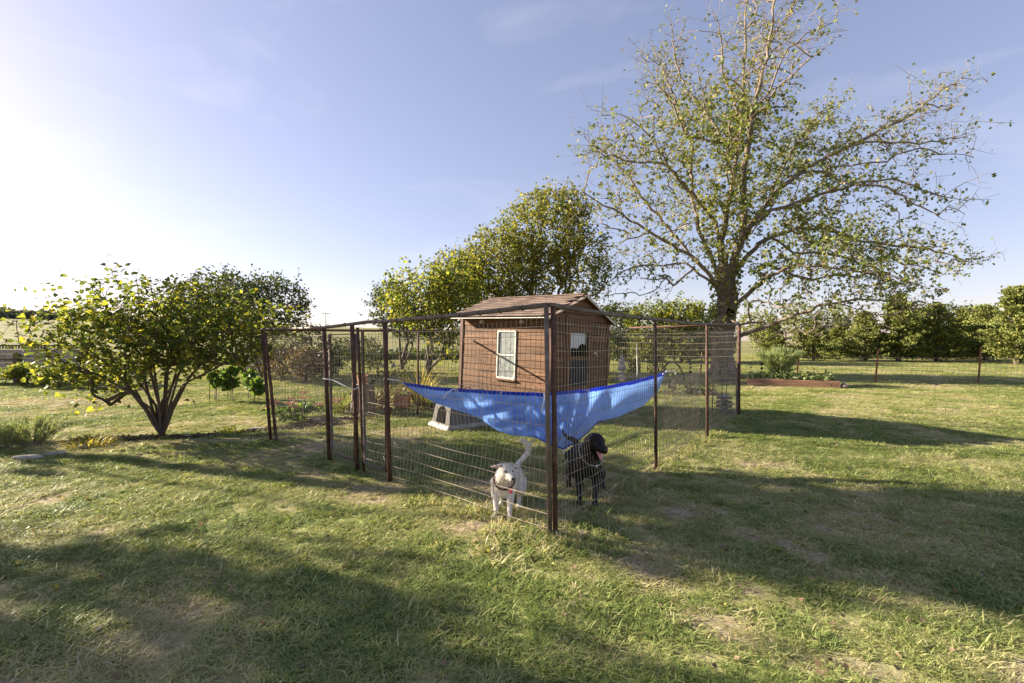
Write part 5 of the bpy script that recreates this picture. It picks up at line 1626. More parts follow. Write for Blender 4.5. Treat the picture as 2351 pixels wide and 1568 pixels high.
    part('tag', 'pink_tag', lambda mm: mm.sphere(q(1172, 1129, 3.985), (0.015, 0.004, 0.019), 12, 8))
    return root


def build_black_dog():
    o3 = Vector((0.75, 4.6, 0))
    root = empty('black_dog', tuple(o3), 'large black dog with open mouth looking right, standing right of the corner post', 'dog')
    q = lambda x, y, d: P(x, y, d) - o3
    m = MB()
    m.sphere(q(1345, 1052, 4.46), (0.125, 0.17, 0.165)); m.sphere(q(1338, 1048, 4.68), (0.112, 0.20, 0.125)); m.sphere(q(1330, 1042, 4.90), (0.105, 0.13, 0.125))
    m.sphere(q(1350, 1062, 4.36), (0.115, 0.10, 0.150)); m.sphere(q(1352, 1080, 4.38), (0.085, 0.09, 0.08))
    chain(m, [q(1349, 1050, 4.42), q(1356, 1034, 4.32), q(1363, 1022, 4.27)], [0.125, 0.105, 0.085])
    hd = q(1366, 1015, 4.25); nose = q(1387, 1033, 4.10)
    f = (nose - hd).normalized(); R = frame_rot(f)
    m.sphere(hd, (0.094, 0.10, 0.086), 16, 10, R)
    m.sphere(hd + f * 0.055 + R @ Vector((0, 0, 0.012)), (0.055, 0.05, 0.046), 10, 8, R)
    chain(m, [hd + f * 0.045 + R @ Vector((0, 0, -0.006)), hd + f * 0.11 + R @ Vector((0, 0, -0.006)), hd + f * 0.160 + R @ Vector((0, 0, -0.002))], [0.058, 0.044, 0.037])
    # open lower jaw
    jw = (f + Vector((0, 0, -0.55))).normalized()
    j0 = hd + R @ Vector((0, 0.02, -0.048))
    chain(m, [j0, j0 + jw * 0.06, j0 + jw * 0.115], [0.034, 0.023, 0.016])
    for s in (-1, 1):
        m.sphere(hd + f * 0.062 + R @ Vector((s * 0.038, 0, 0.040)), (0.020, 0.016, 0.011), 8, 6, R)
    e1 = hd + R @ Vector((-0.070, -0.030, 0.040)); e2 = hd + R @ Vector((0.074, -0.026, 0.036))
    ear(m, e1, e1 + R @ Vector((-0.034, -0.018, -0.115)), f, 0.046, 0.009)
    ear(m, e2, e2 + R @ Vector((0.022, -0.012, -0.085)), f, 0.034, 0.008)
    chain(m, [q(1330, 1066, 4.44), q(1329, 1094, 4.46), q(1330, 1122, 4.40), q(1331, 1144, 4.37), q(1332, 1150, 4.36)], [0.070, 0.050, 0.029, 0.025, 0.024])
    chain(m, [q(1365, 1066, 4.42), q(1369, 1094, 4.43), q(1368, 1122, 4.38), q(1367, 1146, 4.35), q(1367, 1152, 4.34)], [0.070, 0.050, 0.029, 0.025, 0.024])
    def foot(x, d): v = P(x, 1000, d) - o3; v.z = 0.0; return v
    paw(m, foot(1331, 4.33), (0, -1, 0), 1.3); paw(m, foot(1366, 4.31), (0.1, -1, 0), 1.3)
    for (hx, kx, kk, px, dd) in ((1314, 1310, 1309, 1306, 0.0), (1350, 1372, 1385, 1385, -0.08)):
        h = q(hx, 1050, 4.92); k = q(kx, 1086, 4.76 + dd); hk = P(kk, 1000, 4.98 + dd) - o3; hk.z = 0.16; pf = foot(px, 4.86 + dd)
        chain(m, [h, k, hk, pf + Vector((0, 0.04, 0.035)), pf + Vector((0, 0, 0.024))], [0.090, 0.060, 0.028, 0.024, 0.023])
        paw(m, pf, (0.05, -1, 0), 1.25)
    chain(m, [q(1325, 1016, 5.0), q(1314, 1008, 5.06), q(1303, 1004, 5.08), q(1296, 997, 5.08), q(1292, 987, 5.06)], [0.034, 0.026, 0.020, 0.015, 0.008])
    body = m.build('body', M['black_fur'], root, smooth=True)
    remesh(body, 0.0065, 5)
    def part(name, mat, fn):
        mm = MB(); fn(mm); return mm.build(name, M[mat], root, smooth=True)
    part('nose', 'nose', lambda mm: mm.sphere(hd + f * 0.188 + R @ Vector((0, 0, 0.010)), (0.019, 0.014, 0.015), 12, 8, R))
    part('tongue', 'tongue', lambda mm: mm.tube([j0 + jw * 0.02 + R @ Vector((0, 0, 0.016)), j0 + jw * 0.07 + R @ Vector((0, 0, 0.022)), j0 + jw * 0.118 + R @ Vector((0, 0, 0.014)), j0 + jw * 0.130 + R @ Vector((0, 0, -0.012))], [0.020, 0.023, 0.021, 0.010], 10, flat=0.5))
    for s in (-1, 1):
        part('eye', 'eye', lambda mm: mm.sphere(hd + f * 0.080 + R @ Vector((s * 0.034, 0, 0.026)), 0.011, 12, 8))
    cc = q(1357, 1041, 4.33); ca = Vector((0.35, -0.65, 0.6)).normalized(); Rc = frame_rot(ca)
    def links(mm):
        for a in np.linspace(0, 2 * math.pi, 30, endpoint=False):
            mm.sphere(cc + Rc @ Vector((0.125 * math.cos(a), 0, 0.128 * math.sin(a))), (0.010, 0.005, 0.008), 8, 5)
    part('collar_chain', 'steel', links)
    part('tag', 'steel', lambda mm: mm.sphere(q(1370, 1071, 4.19), (0.011, 0.003, 0.018), 10, 6))
    return root


def add_fur(root, n, L, mat, seed, comb=(0, 0.5, -0.7)):
    bpy.context.view_layer.update()
    dg = bpy.context.evaluated_depsgraph_get()
    body = [c for c in root.children if c.name.startswith('body')][0]
    me = body.evaluated_get(dg).to_mesh()
    k = len(me.polygons)
    cen = np.zeros(k * 3); nor = np.zeros(k * 3)
    me.polygons.foreach_get('center', cen); me.polygons.foreach_get('normal', nor)
    cen = cen.reshape(-1, 3); nor = nor.reshape(-1, 3)
    r = np.random.default_rng(seed)
    ids = r.integers(0, k, n)
    c = cen[ids] + r.normal(0, 0.002, (n, 3)); nn = nor[ids]
    d = nn * 0.45 + np.array(comb) * 0.5 + r.normal(0, 0.16, (n, 3))
    d /= np.linalg.norm(d, axis=1)[:, None]
    low = np.clip(cen[ids][:, 2] / 0.12, 0.35, 1.0)
    tail = (cen[ids][:, 1] > 0.30) & (cen[ids][:, 2] > 0.45)
    ln = L * low * r.uniform(0.6, 1.3, n) * np.where(tail, 1.9, 1.0)
    sd = np.cross(d, nn); sd /= np.linalg.norm(sd, axis=1)[:, None] + 1e-9
    w_ = 0.0011
    V = np.stack([c - sd * w_, c + sd * w_, c + d * ln[:, None]], 1).reshape(-1, 3)
    Fc = np.arange(n * 3).reshape(-1, 3)
    o = link('fur', np_mesh('fur', V, Fc), M[mat], root); tag(o, kind='stuff')
    body.evaluated_get(dg).to_mesh_clear()


add_fur(build_white_dog(), 24000, 0.0075, 'white_fur', 1)
add_fur(build_black_dog(), 16000, 0.006, 'black_fur', 2)


# ------------------------------------------------------------------ dog house under the tarp
def build_doghouse():
    b = G(1062, 976)
    root = empty('dog_house', tuple(b), 'grey plastic dog house with dark doorway and pale base half under the tarp', 'dog house', rz=math.radians(37))
    # local -x face carries the doorway
    m = MB()
    def prism(m, x0, x1, y0, y1, z0, x0t, x1t, y0t, y1t, z1):
        v = [(x0, y0, z0), (x1, y0, z0), (x1, y1, z0), (x0, y1, z0), (x0t, y0t, z1), (x1t, y0t, z1), (x1t, y1t, z1), (x0t, y1t, z1)]
        m.add(v, [(0, 3, 2, 1), (4, 5, 6, 7), (0, 1, 5, 4), (1, 2, 6, 5), (2, 3, 7, 6), (3, 0, 4, 7)])
    prism(m, -0.45, 0.47, -0.33, 0.33, 0.08, -0.38, 0.40, -0.27, 0.27, 0.48)
    m.build('body', M['plastic'], root, bevel=0.015)
    m = MB(); prism(m, -0.54, 0.54, -0.39, 0.39, 0.0, -0.49, 0.50, -0.36, 0.36, 0.09); m.build('base', M['plastic_pale'], root, bevel=0.025)
    m = MB()
    prism(m, -0.44, 0.46, -0.32, 0.32, 0.482, -0.40, 0.42, -0.03, 0.03, 0.66); m.build('roof', M['plastic_pale'], root, bevel=0.02)
    m = MB(); v = [(-0.462, -0.325, 0.085), (-0.462, 0.325, 0.085), (-0.392, 0.265, 0.475), (-0.392, -0.265, 0.475)]; v2 = [(x + 0.008, y, z) for x, y, z in v]
    m.add(v + v2, [(0, 3, 2, 1), (4, 5, 6, 7), (0, 1, 5, 4), (1, 2, 6, 5), (2, 3, 7, 6), (3, 0, 4, 7)]); m.build('front_shade_panel', M['plastic_shaded'], root)  # dark sheet added over the front, painted as its shade
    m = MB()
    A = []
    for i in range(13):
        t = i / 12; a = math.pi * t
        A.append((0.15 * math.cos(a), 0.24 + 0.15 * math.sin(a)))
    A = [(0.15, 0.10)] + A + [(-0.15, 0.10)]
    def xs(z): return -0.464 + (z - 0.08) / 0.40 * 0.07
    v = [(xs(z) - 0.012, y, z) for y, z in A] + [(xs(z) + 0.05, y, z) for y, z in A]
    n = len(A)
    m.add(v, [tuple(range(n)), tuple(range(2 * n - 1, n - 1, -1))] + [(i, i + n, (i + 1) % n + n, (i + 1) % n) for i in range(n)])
    m.build('doorway', M['dark'], root)  # solid near black slab, shade of the opening put into its colour
    m = MB()
    for k in (-0.2, 0.0, 0.2):
        m.box((k - 0.01, -0.325, 0.10), (k + 0.01, -0.30, 0.42))
    m.build('side_ribs', M['plastic'], root)


build_doghouse()


# ------------------------------------------------------------------ garden left of the pen
def rock(name, label, loc, size, seed, mat='stone', group=None, rz=0.0):
    r = np.random.default_rng(seed)
    K = 0.62 if name == 'edging_stone' else 0.8
    m = MB()
    m.sphere((0, 0, 0), 1.0, 12, 8)
    V = []
    pl = [(Vector(r.normal(0, 1, 3)).normalized(), r.uniform(0.62, 0.9)) for _ in range(9)]
    for v in m.v:
        v = Vector(v)
        for n_, d in pl:
            e = v.dot(n_) - d
            if e > 0: v = v - n_ * e
        V.append((v.x * size[0] * K, v.y * size[1] * K, v.z * size[2] * K + size[2] * 0.45 * K))
    m.v = V
    o = m.build(name, M[mat], None)
    o.location = loc; o.rotation_euler = (0, 0, rz)
    return tag(o, label, 'rock', group)


rock('edging_stone', 'long pale flat limestone at the far left end of the bed edge', G(62, 1054), (0.30, 0.12, 0.07), 1, group='stones edging the flower bed', rz=0.3)
rock('edging_stone', 'flat grey limestone lying right of the leftmost edging stone', G(128, 1044), (0.24, 0.10, 0.055), 2, group='stones edging the flower bed', rz=0.4)
rock('edging_stone', 'small pinkish brown stone beside the yellow strap leaf clump', G(190, 1030), (0.13, 0.08, 0.07), 3, 'rock_dark', 'stones edging the flower bed')
rock('edging_stone', 'pale stone half buried just right of the yellow leaved tree stems', G(425, 1003), (0.22, 0.10, 0.04), 4, group='stones edging the flower bed', rz=0.2)
rock('edging_stone', 'long flat stone lying against the far left corner post of the pen', G(592, 986), (0.30, 0.12, 0.045), 5, group='stones edging the flower bed', rz=0.2)
rock('edging_stone', 'small brown stone left of the yellow leaved tree stems', G(282, 1006), (0.12, 0.07, 0.04), 6, 'rock_dark', 'stones edging the flower bed')
rock('edging_stone', 'grey stone wedge below the pink flower clump', G(735, 968), (0.34, 0.14, 0.10), 7, 'rock_dark', 'stones edging the flower bed', 0.2)
rock('edging_stone', 'rough grey stone left of the stump', G(800, 950), (0.16, 0.12, 0.09), 8, 'stone', 'stones edging the flower bed')
rock('edging_stone', 'flat stone in front of the stump', G(838, 954), (0.22, 0.12, 0.07), 9, 'rock_dark', 'stones edging the flower bed')
rock('edging_stone', 'long low stone below the dry seed head stalks', G(880, 948), (0.28, 0.12, 0.07), 10, 'rock_dark', 'stones edging the flower bed')
rock('edging_stone', 'low stone under the right terracotta pot', G(925, 940), (0.26, 0.12, 0.05), 11, 'rock_dark', 'stones edging the flower bed')
rock('edging_stone', 'small flat stone right of the terracotta pot, before the back post', G(955, 942), (0.16, 0.10, 0.05), 13, 'rock_dark', 'stones edging the flower bed')
rock('lawn_rock', 'white lumpy rock on the lawn behind the gate', G(878, 845), (0.30, 0.22, 0.22), 12, 'stone')
rock('lawn_rock', 'second white rock on the lawn, just right of the gate post', G(903, 843), (0.26, 0.2, 0.2), 14, 'stone')


def clump(name, label, cat, loc, n, L, mat, spread=0.1, droop=0.7, w=0.006, seed=0, group=None, tm=0.5, stiff=1.0):
    """strap leaves arching out of one crown"""
    r = np.random.default_rng(seed)
    V, Fq, T = [], [], []
    for k in range(n):
        a = r.uniform(0, 6.28); q = spread * math.sqrt(r.random())
        p = np.array([q * math.cos(a), q * math.sin(a), -0.01])
        a2 = a + r.normal(0, 0.5); l = L * r.uniform(0.6, 1.15)
        up = r.uniform(0.6, 1.3) * stiff
        dx, dy = math.cos(a2), math.sin(a2); ww = w * r.uniform(0.7, 1.3); t_ = np.clip(r.normal(tm, 0.22), 0, 1)
        b0 = len(V)
        for j in range(6):
            t = j / 5
            h = l * (up * t - droop * t * t) ; o_ = l * 0.55 * t * (0.6 + 0.7 * t)
            c = p + np.array([dx * o_, dy * o_, max(h, 0.01 if j else 0)])
            s_ = ww * (1 - t ** 2.5) + 0.0006
            V.append(c + np.array([-dy * s_, dx * s_, 0])); V.append(c + np.array([dy * s_, -dx * s_, 0])); T += [t_, t_]
        for j in range(5):
            i = b0 + 2 * j; Fq.append((i, i + 1, i + 3, i + 2))
    me = np_mesh(name, np.array(V), np.array(Fq), False, {'tint': np.array(T)})
    o = link(name, me, M[mat]); o.location = loc
    return tag(o, label, cat, group)


clump('strap_leaf_clump', 'yellowing strap leaf clump right of the feathery grass at the bed edge', 'plant', G(205, 1022), 260, 0.30, 'yellow_leaf', 0.28, 0.8, 0.006, 1, tm=0.75)
clump('strap_leaf_clump', 'green strap leaf clump between the yellow leaved tree and the pen', 'plant', G(535, 992), 190, 0.22, 'yellow_leaf', 0.20, 0.7, 0.006, 2, tm=0.3)
clump('strap_leaf_clump', 'tall yellow strap leaf clump behind the right terracotta pot', 'plant', gpt(962, 11.2), 150, 0.75, 'yellow_leaf', 0.16, 0.4, 0.014, 3, tm=0.85, stiff=1.3)
clump('strap_leaf_clump', 'striped green strap leaf clump right of the terracotta pot', 'plant', gpt(985, 10.6), 170, 0.55, 'yellow_leaf', 0.18, 0.5, 0.012, 4, tm=0.45, stiff=1.2)
clump('strap_leaf_clump', 'pale green strap leaves left of the stump seen through the gate', 'plant', G(785, 946), 160, 0.5, 'yellow_leaf', 0.2, 0.5, 0.009, 5, tm=0.4, stiff=1.2)
clump('strap_leaf_clump', 'broad green strap leaves leaning on the stump', 'plant', G(818, 948), 60, 0.4, 'feather_leaf', 0.1, 0.5, 0.016, 6)


def feathery(name, label, loc, H, R, n, seed, mat='feather_leaf', lean=0.0):
    r = np.random.default_rng(seed)
    root = empty(name, loc, label, 'plant')
    m = MB(); cs, ds = [], []
    for k in range(34):
        a = r.uniform(0, 6.28); q = R * math.sqrt(r.random())
        tip = np.array([q * math.cos(a) + lean * H, q * math.sin(a), H * r.uniform(0.55, 1.0)])
        b0 = np.array([0.06 * math.cos(a), 0.06 * math.sin(a), -0.02])
        mid = (b0 + tip) / 2 + np.array([0, 0, 0.1 * H])
        m.tube([tuple(b0), tuple(mid), tuple(tip)], [0.005, 0.004, 0.0015], 3, cap=False)
        nn = n // 34
        t = 0.15 + 0.9 * r.random(nn)
        c = b0 + (tip - b0) * t[:, None] + np.array([0, 0, 0.1 * H]) * (4 * t * (1 - t))[:, None] + r.normal(0, 0.05 * H, (nn, 3)) * np.array([1, 1, 0.6])
        c[:, 2] = np.maximum(c[:, 2], 0.02)
        cs.append(c); ds.append(np.repeat((tip - b0)[None] / np.linalg.norm(tip - b0), nn, 0))
    m.build('stems', M['feather_stem'] if 'feather_stem' in M else M['bark_pale'], root)
    V, Fc, T = leaves(np.concatenate(cs), 0.14 * H + 0.03, 'needle', 0.0, dirs=np.concatenate(ds), r=r)
    o = link('foliage', np_mesh('foliage', V, Fc, False, {'tint': T}), M[mat], root); tag(o, kind='stuff')
    return root


feathery('feathery_grass', 'fine feathery pale green weed at the left end of the flower bed', G(70, 1022), 0.40, 0.60, 2600, 1)
feathery('feathery_grass', 'second feathery weed clump cut by the left photo edge', G(5, 1030), 0.34, 0.4, 1500, 2)
feathery('fennel_plant', 'tall feathery fennel like plant growing in the timber raised bed', (gpt(1790, 16.5)[0], 16.5, 0.18), 1.05, 0.72, 9000, 3)


def leafy_plant(name, label, loc, H, R, n, mat, lsize, seed, group=None, stems=6, zlow=0.35, kind='kite', cat='plant'):
    r = np.random.default_rng(seed)
    root = empty(name, loc, label, cat, group)
    m = MB()
    for k in range(stems):
        a = r.uniform(0, 6.28); q = R * 0.6 * r.random()
        m.tube([(0.04 * math.cos(a), 0.04 * math.sin(a), -0.02), (q * 0.5 * math.cos(a), q * 0.5 * math.sin(a), H * 0.4), (q * math.cos(a), q * math.sin(a), H * 0.9)], [0.006, 0.004, 0.002], 4)
    m.build('stems', M['bark_dark'], root)
    cc = []
    for k in range(9):
        a = r.uniform(0, 6.28); q = R * 0.75 * math.sqrt(r.random()); zc = H * r.uniform(zlow + 0.1, 0.93)
        cc.append(ell_pts(n // 9, (q * math.cos(a), q * math.sin(a), zc), (R * 0.42, R * 0.42, H * 0.14), r, 0.1))
    c = np.concatenate(cc); c[:, 2] = np.maximum(c[:, 2], 0.02)
    V, Fc, T = leaves(c, lsize, kind, 0.6, r=r)
    o = link('foliage', np_mesh('foliage', V, Fc, False, {'tint': T}), M[mat], root); tag(o, kind='stuff')
    return root


leafy_plant('pepper_plant', 'bright green leafy staked plant at the left of the vegetable patch', gpt(497, 11.8), 0.95, 0.22, 520, 'pepper_leaf', 0.10, 1, 'staked green vegetable plants')
leafy_plant('pepper_plant', 'bright green leafy staked plant, second from the left in the vegetable patch', gpt(533, 11.7), 0.92, 0.24, 560, 'pepper_leaf', 0.10, 2, 'staked green vegetable plants')
leafy_plant('pepper_plant', 'smaller bright green plant between the tall ones and the pen corner', gpt(572, 12.2), 0.80, 0.20, 380, 'pepper_leaf', 0.10, 3, 'staked green vegetable plants')
leafy_plant('pepper_plant', 'round bright green plant just left of the pen corner post', gpt(583, 11.2), 0.66, 0.25, 560, 'pepper_leaf', 0.10, 4, 'staked green vegetable plants')
for i, (px, d, h) in enumerate([(481, 11.6, 0.9), (612, 11.9, 0.95), (523, 12.0, 0.9)]):
    m = MB(); m.tube([(0, 0, -0.05), (0.01, 0, h)], 0.008, 5); o = m.build('plant_stake', M['bark_dark'], None); o.location = gpt(px, d)
    tag(o, ['thin dark stake left of the leftmost green plant', 'thin dark stake beside the pen corner among the green plants', 'thin dark stake between the two tall green plants'][i], 'stake', 'stakes in the vegetable patch')


# sedum with pink flower heads
def sedum():
    r = np.random.default_rng(6)
    root = leafy_plant('sedum_plant', 'low sedum clump with dusky pink flower heads inside the flower bed', G(690, 965), 0.34, 0.62, 900, 'pepper_leaf', 0.07, 7, zlow=0.0)
    for k in range(15):
        a = r.uniform(0, 6.28); q = 0.85 * math.sqrt(r.random())
        c = np.array([q * math.cos(a), q * 0.7 * math.sin(a), r.uniform(0.30, 0.50)])
        m = MB(); m.tube([(c[0] * 0.5, c[1] * 0.5, 0), tuple(c)], 0.005, 4); m.build('flower_stem', M['bark_pale'], root)
        n = 60
        p = c + r.normal(0, 1, (n, 3)) * np.array([0.055, 0.055, 0.012])
        V, Fc, T = leaves(p, 0.022, 'kite', -0.5, r=r)
        link('flower_head', np_mesh('flower_head', V, Fc, False, {'tint': T}), M['sedum_flower'], root)


sedum()


# dry coneflower stalks with round seed heads
def seed_stalks(label, loc, n, R, H, seed):
    r = np.random.default_rng(seed)
    root = empty('seed_head_plant', loc, label, 'plant')
    st = MB()
    for k in range(n):
        a = r.uniform(0, 6.28); q = R * math.sqrt(r.random()); h = H * r.uniform(0.6, 1.1)
        tp = (q * math.cos(a), q * math.sin(a) * 0.7, h)
        st.tube([(tp[0] * 0.35, tp[1] * 0.35, -0.02), (tp[0] * 0.75, tp[1] * 0.75, h * 0.55), tp], [0.004, 0.003, 0.0025], 3, cap=False)
        m = MB(); m.sphere(tp, (0.024, 0.024, 0.020), 7, 5); m.build('seed_head', M['dark'], root)
    st.build('stalks', M['bark_dark'], root)
    c = r.normal(0, 1, (420, 3)) * np.array([R * 0.55, R * 0.4, 0.12]) + np.array([0, 0, 0.22])
    c[:, 2] = np.abs(c[:, 2])
    V, Fc, T = leaves(c, 0.07, 'kite', 0.4, r=r)
    o = link('foliage', np_mesh('foliage', V, Fc, False, {'tint': T}), M['dry_leaf'], root); tag(o, kind='stuff')


seed_stalks('dry stalks with round black seed heads between the stump and the gate post', gpt(868, 10.3), 42, 0.48, 0.85, 1)
seed_stalks('dry seed head stalks standing behind the left tip of the blue tarp', gpt(925, 10.9), 26, 0.36, 1.15, 2)


# stump with a terracotta pot on it, second pot on the ground
def stump():
    b = G(832, 948)
    root = empty('tree_stump', tuple(b), 'upright grey brown log stump seen through the gate', 'stump')
    m = MB(); m.lathe([(0.30, 0), (0.27, 0.1), (0.235, 0.3), (0.22, 0.58), (0.215, 0.62)], n=18)
    r = np.random.default_rng(2)
    m.v = [(x * (1 + 0.08 * math.sin(5 * math.atan2(y, x)) + 0.03 * r.normal()), y * (1 + 0.08 * math.sin(5 * math.atan2(y, x))), z) for x, y, z in m.v]
    m.build('log', M['bark'], root, smooth=True)
    t = empty('terracotta_pot', (b.x - 0.0, b.y, 0.62), 'small terracotta pot standing on the log stump', 'pot')
    m = MB(); m.lathe([(0.085, 0), (0.115, 0.16), (0.13, 0.16), (0.13, 0.20), (0.105, 0.20), (0.10, 0.17)], n=20); m.build('pot_body', M['terracotta'], t, smooth=False)
    p = gpt(925, 10.4)
    t = empty('terracotta_pot', (p[0], p[1], 0.05), 'square tapered terracotta pot with pale plant left of the tarp tip', 'pot')
    m = MB(); a, c = 0.125, 0.165
    m.add([(-a, -a, 0), (a, -a, 0), (a, a, 0), (-a, a, 0), (-c, -c, 0.27), (c, -c, 0.27), (c, c, 0.27), (-c, c, 0.27)], [(0, 3, 2, 1), (4, 5, 6, 7), (0, 1, 5, 4), (1, 2, 6, 5), (2, 3, 7, 6), (3, 0, 4, 7)])
    m.build('pot_body', M['terracotta'], t, bevel=0.01)
    m = MB(); m.box((-c + 0.02, -c + 0.02, 0.271), (c - 0.02, c - 0.02, 0.278)); m.build('soil', M['mulch'], t)
    cp = clump('pot_plant', 'pale spiky plant growing in the square terracotta pot', 'plant', (p[0], p[1], 0.325), 60, 0.22, 'feather_leaf', 0.06, 0.7, 0.008, 8)


stump()

# mulch of the bed under the small tree
def mulch_bed(name, px, py, rx, ry, rz, seed, z=0.012):
    r = np.random.default_rng(seed)
    g = G(px, py)
    n = 1500
    a = r.uniform(0, 6.28, n); q = np.sqrt(r.random(n))
    c = np.stack([q * np.cos(a) * rx, q * np.sin(a) * ry, np.abs(r.normal(0, 0.012, n))], 1)
    ca, sa = math.cos(rz), math.sin(rz)
    c = np.stack([c[:, 0] * ca - c[:, 1] * sa, c[:, 0] * sa + c[:, 1] * ca, c[:, 2]], 1)
    V, Fc, T = leaves(c, 0.045, 'kite', 0.0, r=r, flat=0.8)
    V[:, 2] = np.maximum(V[:, 2], 0.004)
    o = link(name, np_mesh(name, V, Fc, False, {'tint': T}), M['mulch']); o.location = g
    tag(o, kind='stuff')


mulch_bed('leaf_litter', 330, 1006, 1.0, 0.16, 0.15, 1)
mulch_bed('leaf_litter', 640, 985, 1.1, 0.18, 0.5, 2)
mulch_bed('leaf_litter', 850, 958, 1.3, 0.2, 0.5, 3)
mulch_bed('leaf_litter', 1585, 903, 1.1, 0.8, 0.0, 5)


# grey board fence at the left edge
def board_fence():
    b = Vector(gpt(-40, 17.0))
    root = empty('board_fence', tuple(b), 'weathered grey board fence with pale cap and dark top rail behind low bushes', 'fence')
    r = np.random.default_rng(3)
    x0, x1 = -2.6, 4.2
    z = 0.10
    for k in range(7):
        h = 0.165
        for (a, c) in ((x0, 0.85), (0.86, x1)):
            m = MB(); j = r.uniform(0, 0.012)
            m.box((a, -j, z), (c, 0.03, z + h - 0.012)); m.build('board', M['grey_board'], root, bevel=0.003)
        z += h
    m = MB(); m.box((x0, -0.05, z + 0.004), (x1, 0.06, z + 0.04)); m.build('cap_board', M['white'], root)
    m = MB(); m.box((x0, -0.07, z + 0.11), (x1, 0.07, z + 0.17)); m.build('top_rail', M['bark_dark'], root)
    m = MB()
    for x in np.arange(x0 + 0.1, x1, 0.12): m.box((x, -0.02, z + 0.042), (x + 0.04, 0.02, z + 0.108))
    m.build('rail_spacers', M['bark_dark'], root)
    for x in (-1.9, 1.35, 3.9):
        m = MB(); m.box((x, -0.20, -0.05), (x + 0.17, -0.07, 1.10)); m.build('post', M['bark_dark'], root, bevel=0.01)
    m = MB(); m.box((0.3, -0.045, 0.86), (1.32, -0.015, 0.92)); m.build('hinge_bar', M['bark_dark'], root)


board_fence()
# old tyre leaning under it, pale blue barrel beyond the dry bushes
m = MB()
m.tube([(0.26 * math.cos(a), 0, 0.26 * math.sin(a)) for a in np.linspace(0, 6.283, 25)], 0.075, 8, cap=False)
o = m.build('old_tyre', M['iron'], None, smooth=True); o.location = (gpt(102, 16.6)[0], 16.5, 0.30)
tag(o, 'dark old tyre standing against the grey board fence', 'tyre')
m = MB(); m.lathe([(0.25, 0), (0.28, 0.1), (0.29, 0.45), (0.28, 0.8), (0.25, 0.88)], n=20)
o = m.build('blue_barrel', M['blue_can'], None, smooth=True); o.location = gpt(583, 20.5)
tag(o, 'pale blue barrel half hidden behind the dry bushes left of the pen', 'barrel')

# ------------------------------------------------------------------ right side
# raised bed
def raised_bed():
    a = Vector(gpt(1716, 16.2)); c = Vector(gpt(1930, 15.0))
    ax = (c - a); L = ax.length; rz = math.atan2(ax.y, ax.x)
    root = empty('raised_bed', tuple(a), 'long brown timber raised bed full of green plants right of the pen', 'raised bed', rz=rz)
    W = 1.15
    for (z0, z1, xa, xb) in ((0.0, 0.13, 0, L - 0.25), (0.135, 0.25, 0, L * 0.42), (0.135, 0.235, L * 0.425, L - 0.02)):
        m = MB(); m.box((xa, 0, z0), (xb, 0.06, z1)); m.build('timber', M['timber'], root, bevel=0.006)
    m = MB(); m.box((L - 0.24, 0.002, 0), (L, 0.062, 0.13)); m.build('timber', M['timber'], root, bevel=0.006)
    for (x0_, x1_, y0_, y1_) in ((0, 0.06, 0.065, W), (L - 0.06, L, 0.065, W), (0.065, L - 0.065, W - 0.06, W)):
        m = MB(); m.box((x0_, y0_, 0), (x1_, y1_, 0.22)); m.build('timber', M['timber'], root, bevel=0.006)
    m = MB(); m.box((0.065, 0.065, 0.0), (L - 0.065, W - 0.065, 0.17)); m.build('soil', M['mulch'], root)
    r = np.random.default_rng(4)
    for k in range(26):
        pass
    c2 = np.stack([r.uniform(0.1, L - 0.15, 1900), r.uniform(0.1, W - 0.1, 1900), 0.17 + np.abs(r.normal(0, 0.12, 1900))], 1)
    V, Fc, T = leaves(c2, 0.10, 'kite', -0.5, r=r)
    o = link('bed_plants', np_mesh('bed_plants', V, Fc, False, {'tint': T}), M['feather_leaf'], root); tag(o, kind='stuff')
    t = empty('terracotta_dish', tuple(a + ax * 0.94 + Vector((0, 0.3, 0.175))), 'orange saucer resting on the right end of the raised bed', 'dish')
    m = MB(); m.lathe([(0.12, 0), (0.19, 0.08), (0.20, 0.08), (0.17, 0.05)], n=18); m.build('saucer', M['terracotta'], t)
    rock('grey_block', 'grey concrete block at the right end of the raised bed', tuple(c + Vector((0.16, 0.1, 0))), (0.17, 0.22, 0.16), 31, 'rock_dark')


raised_bed()


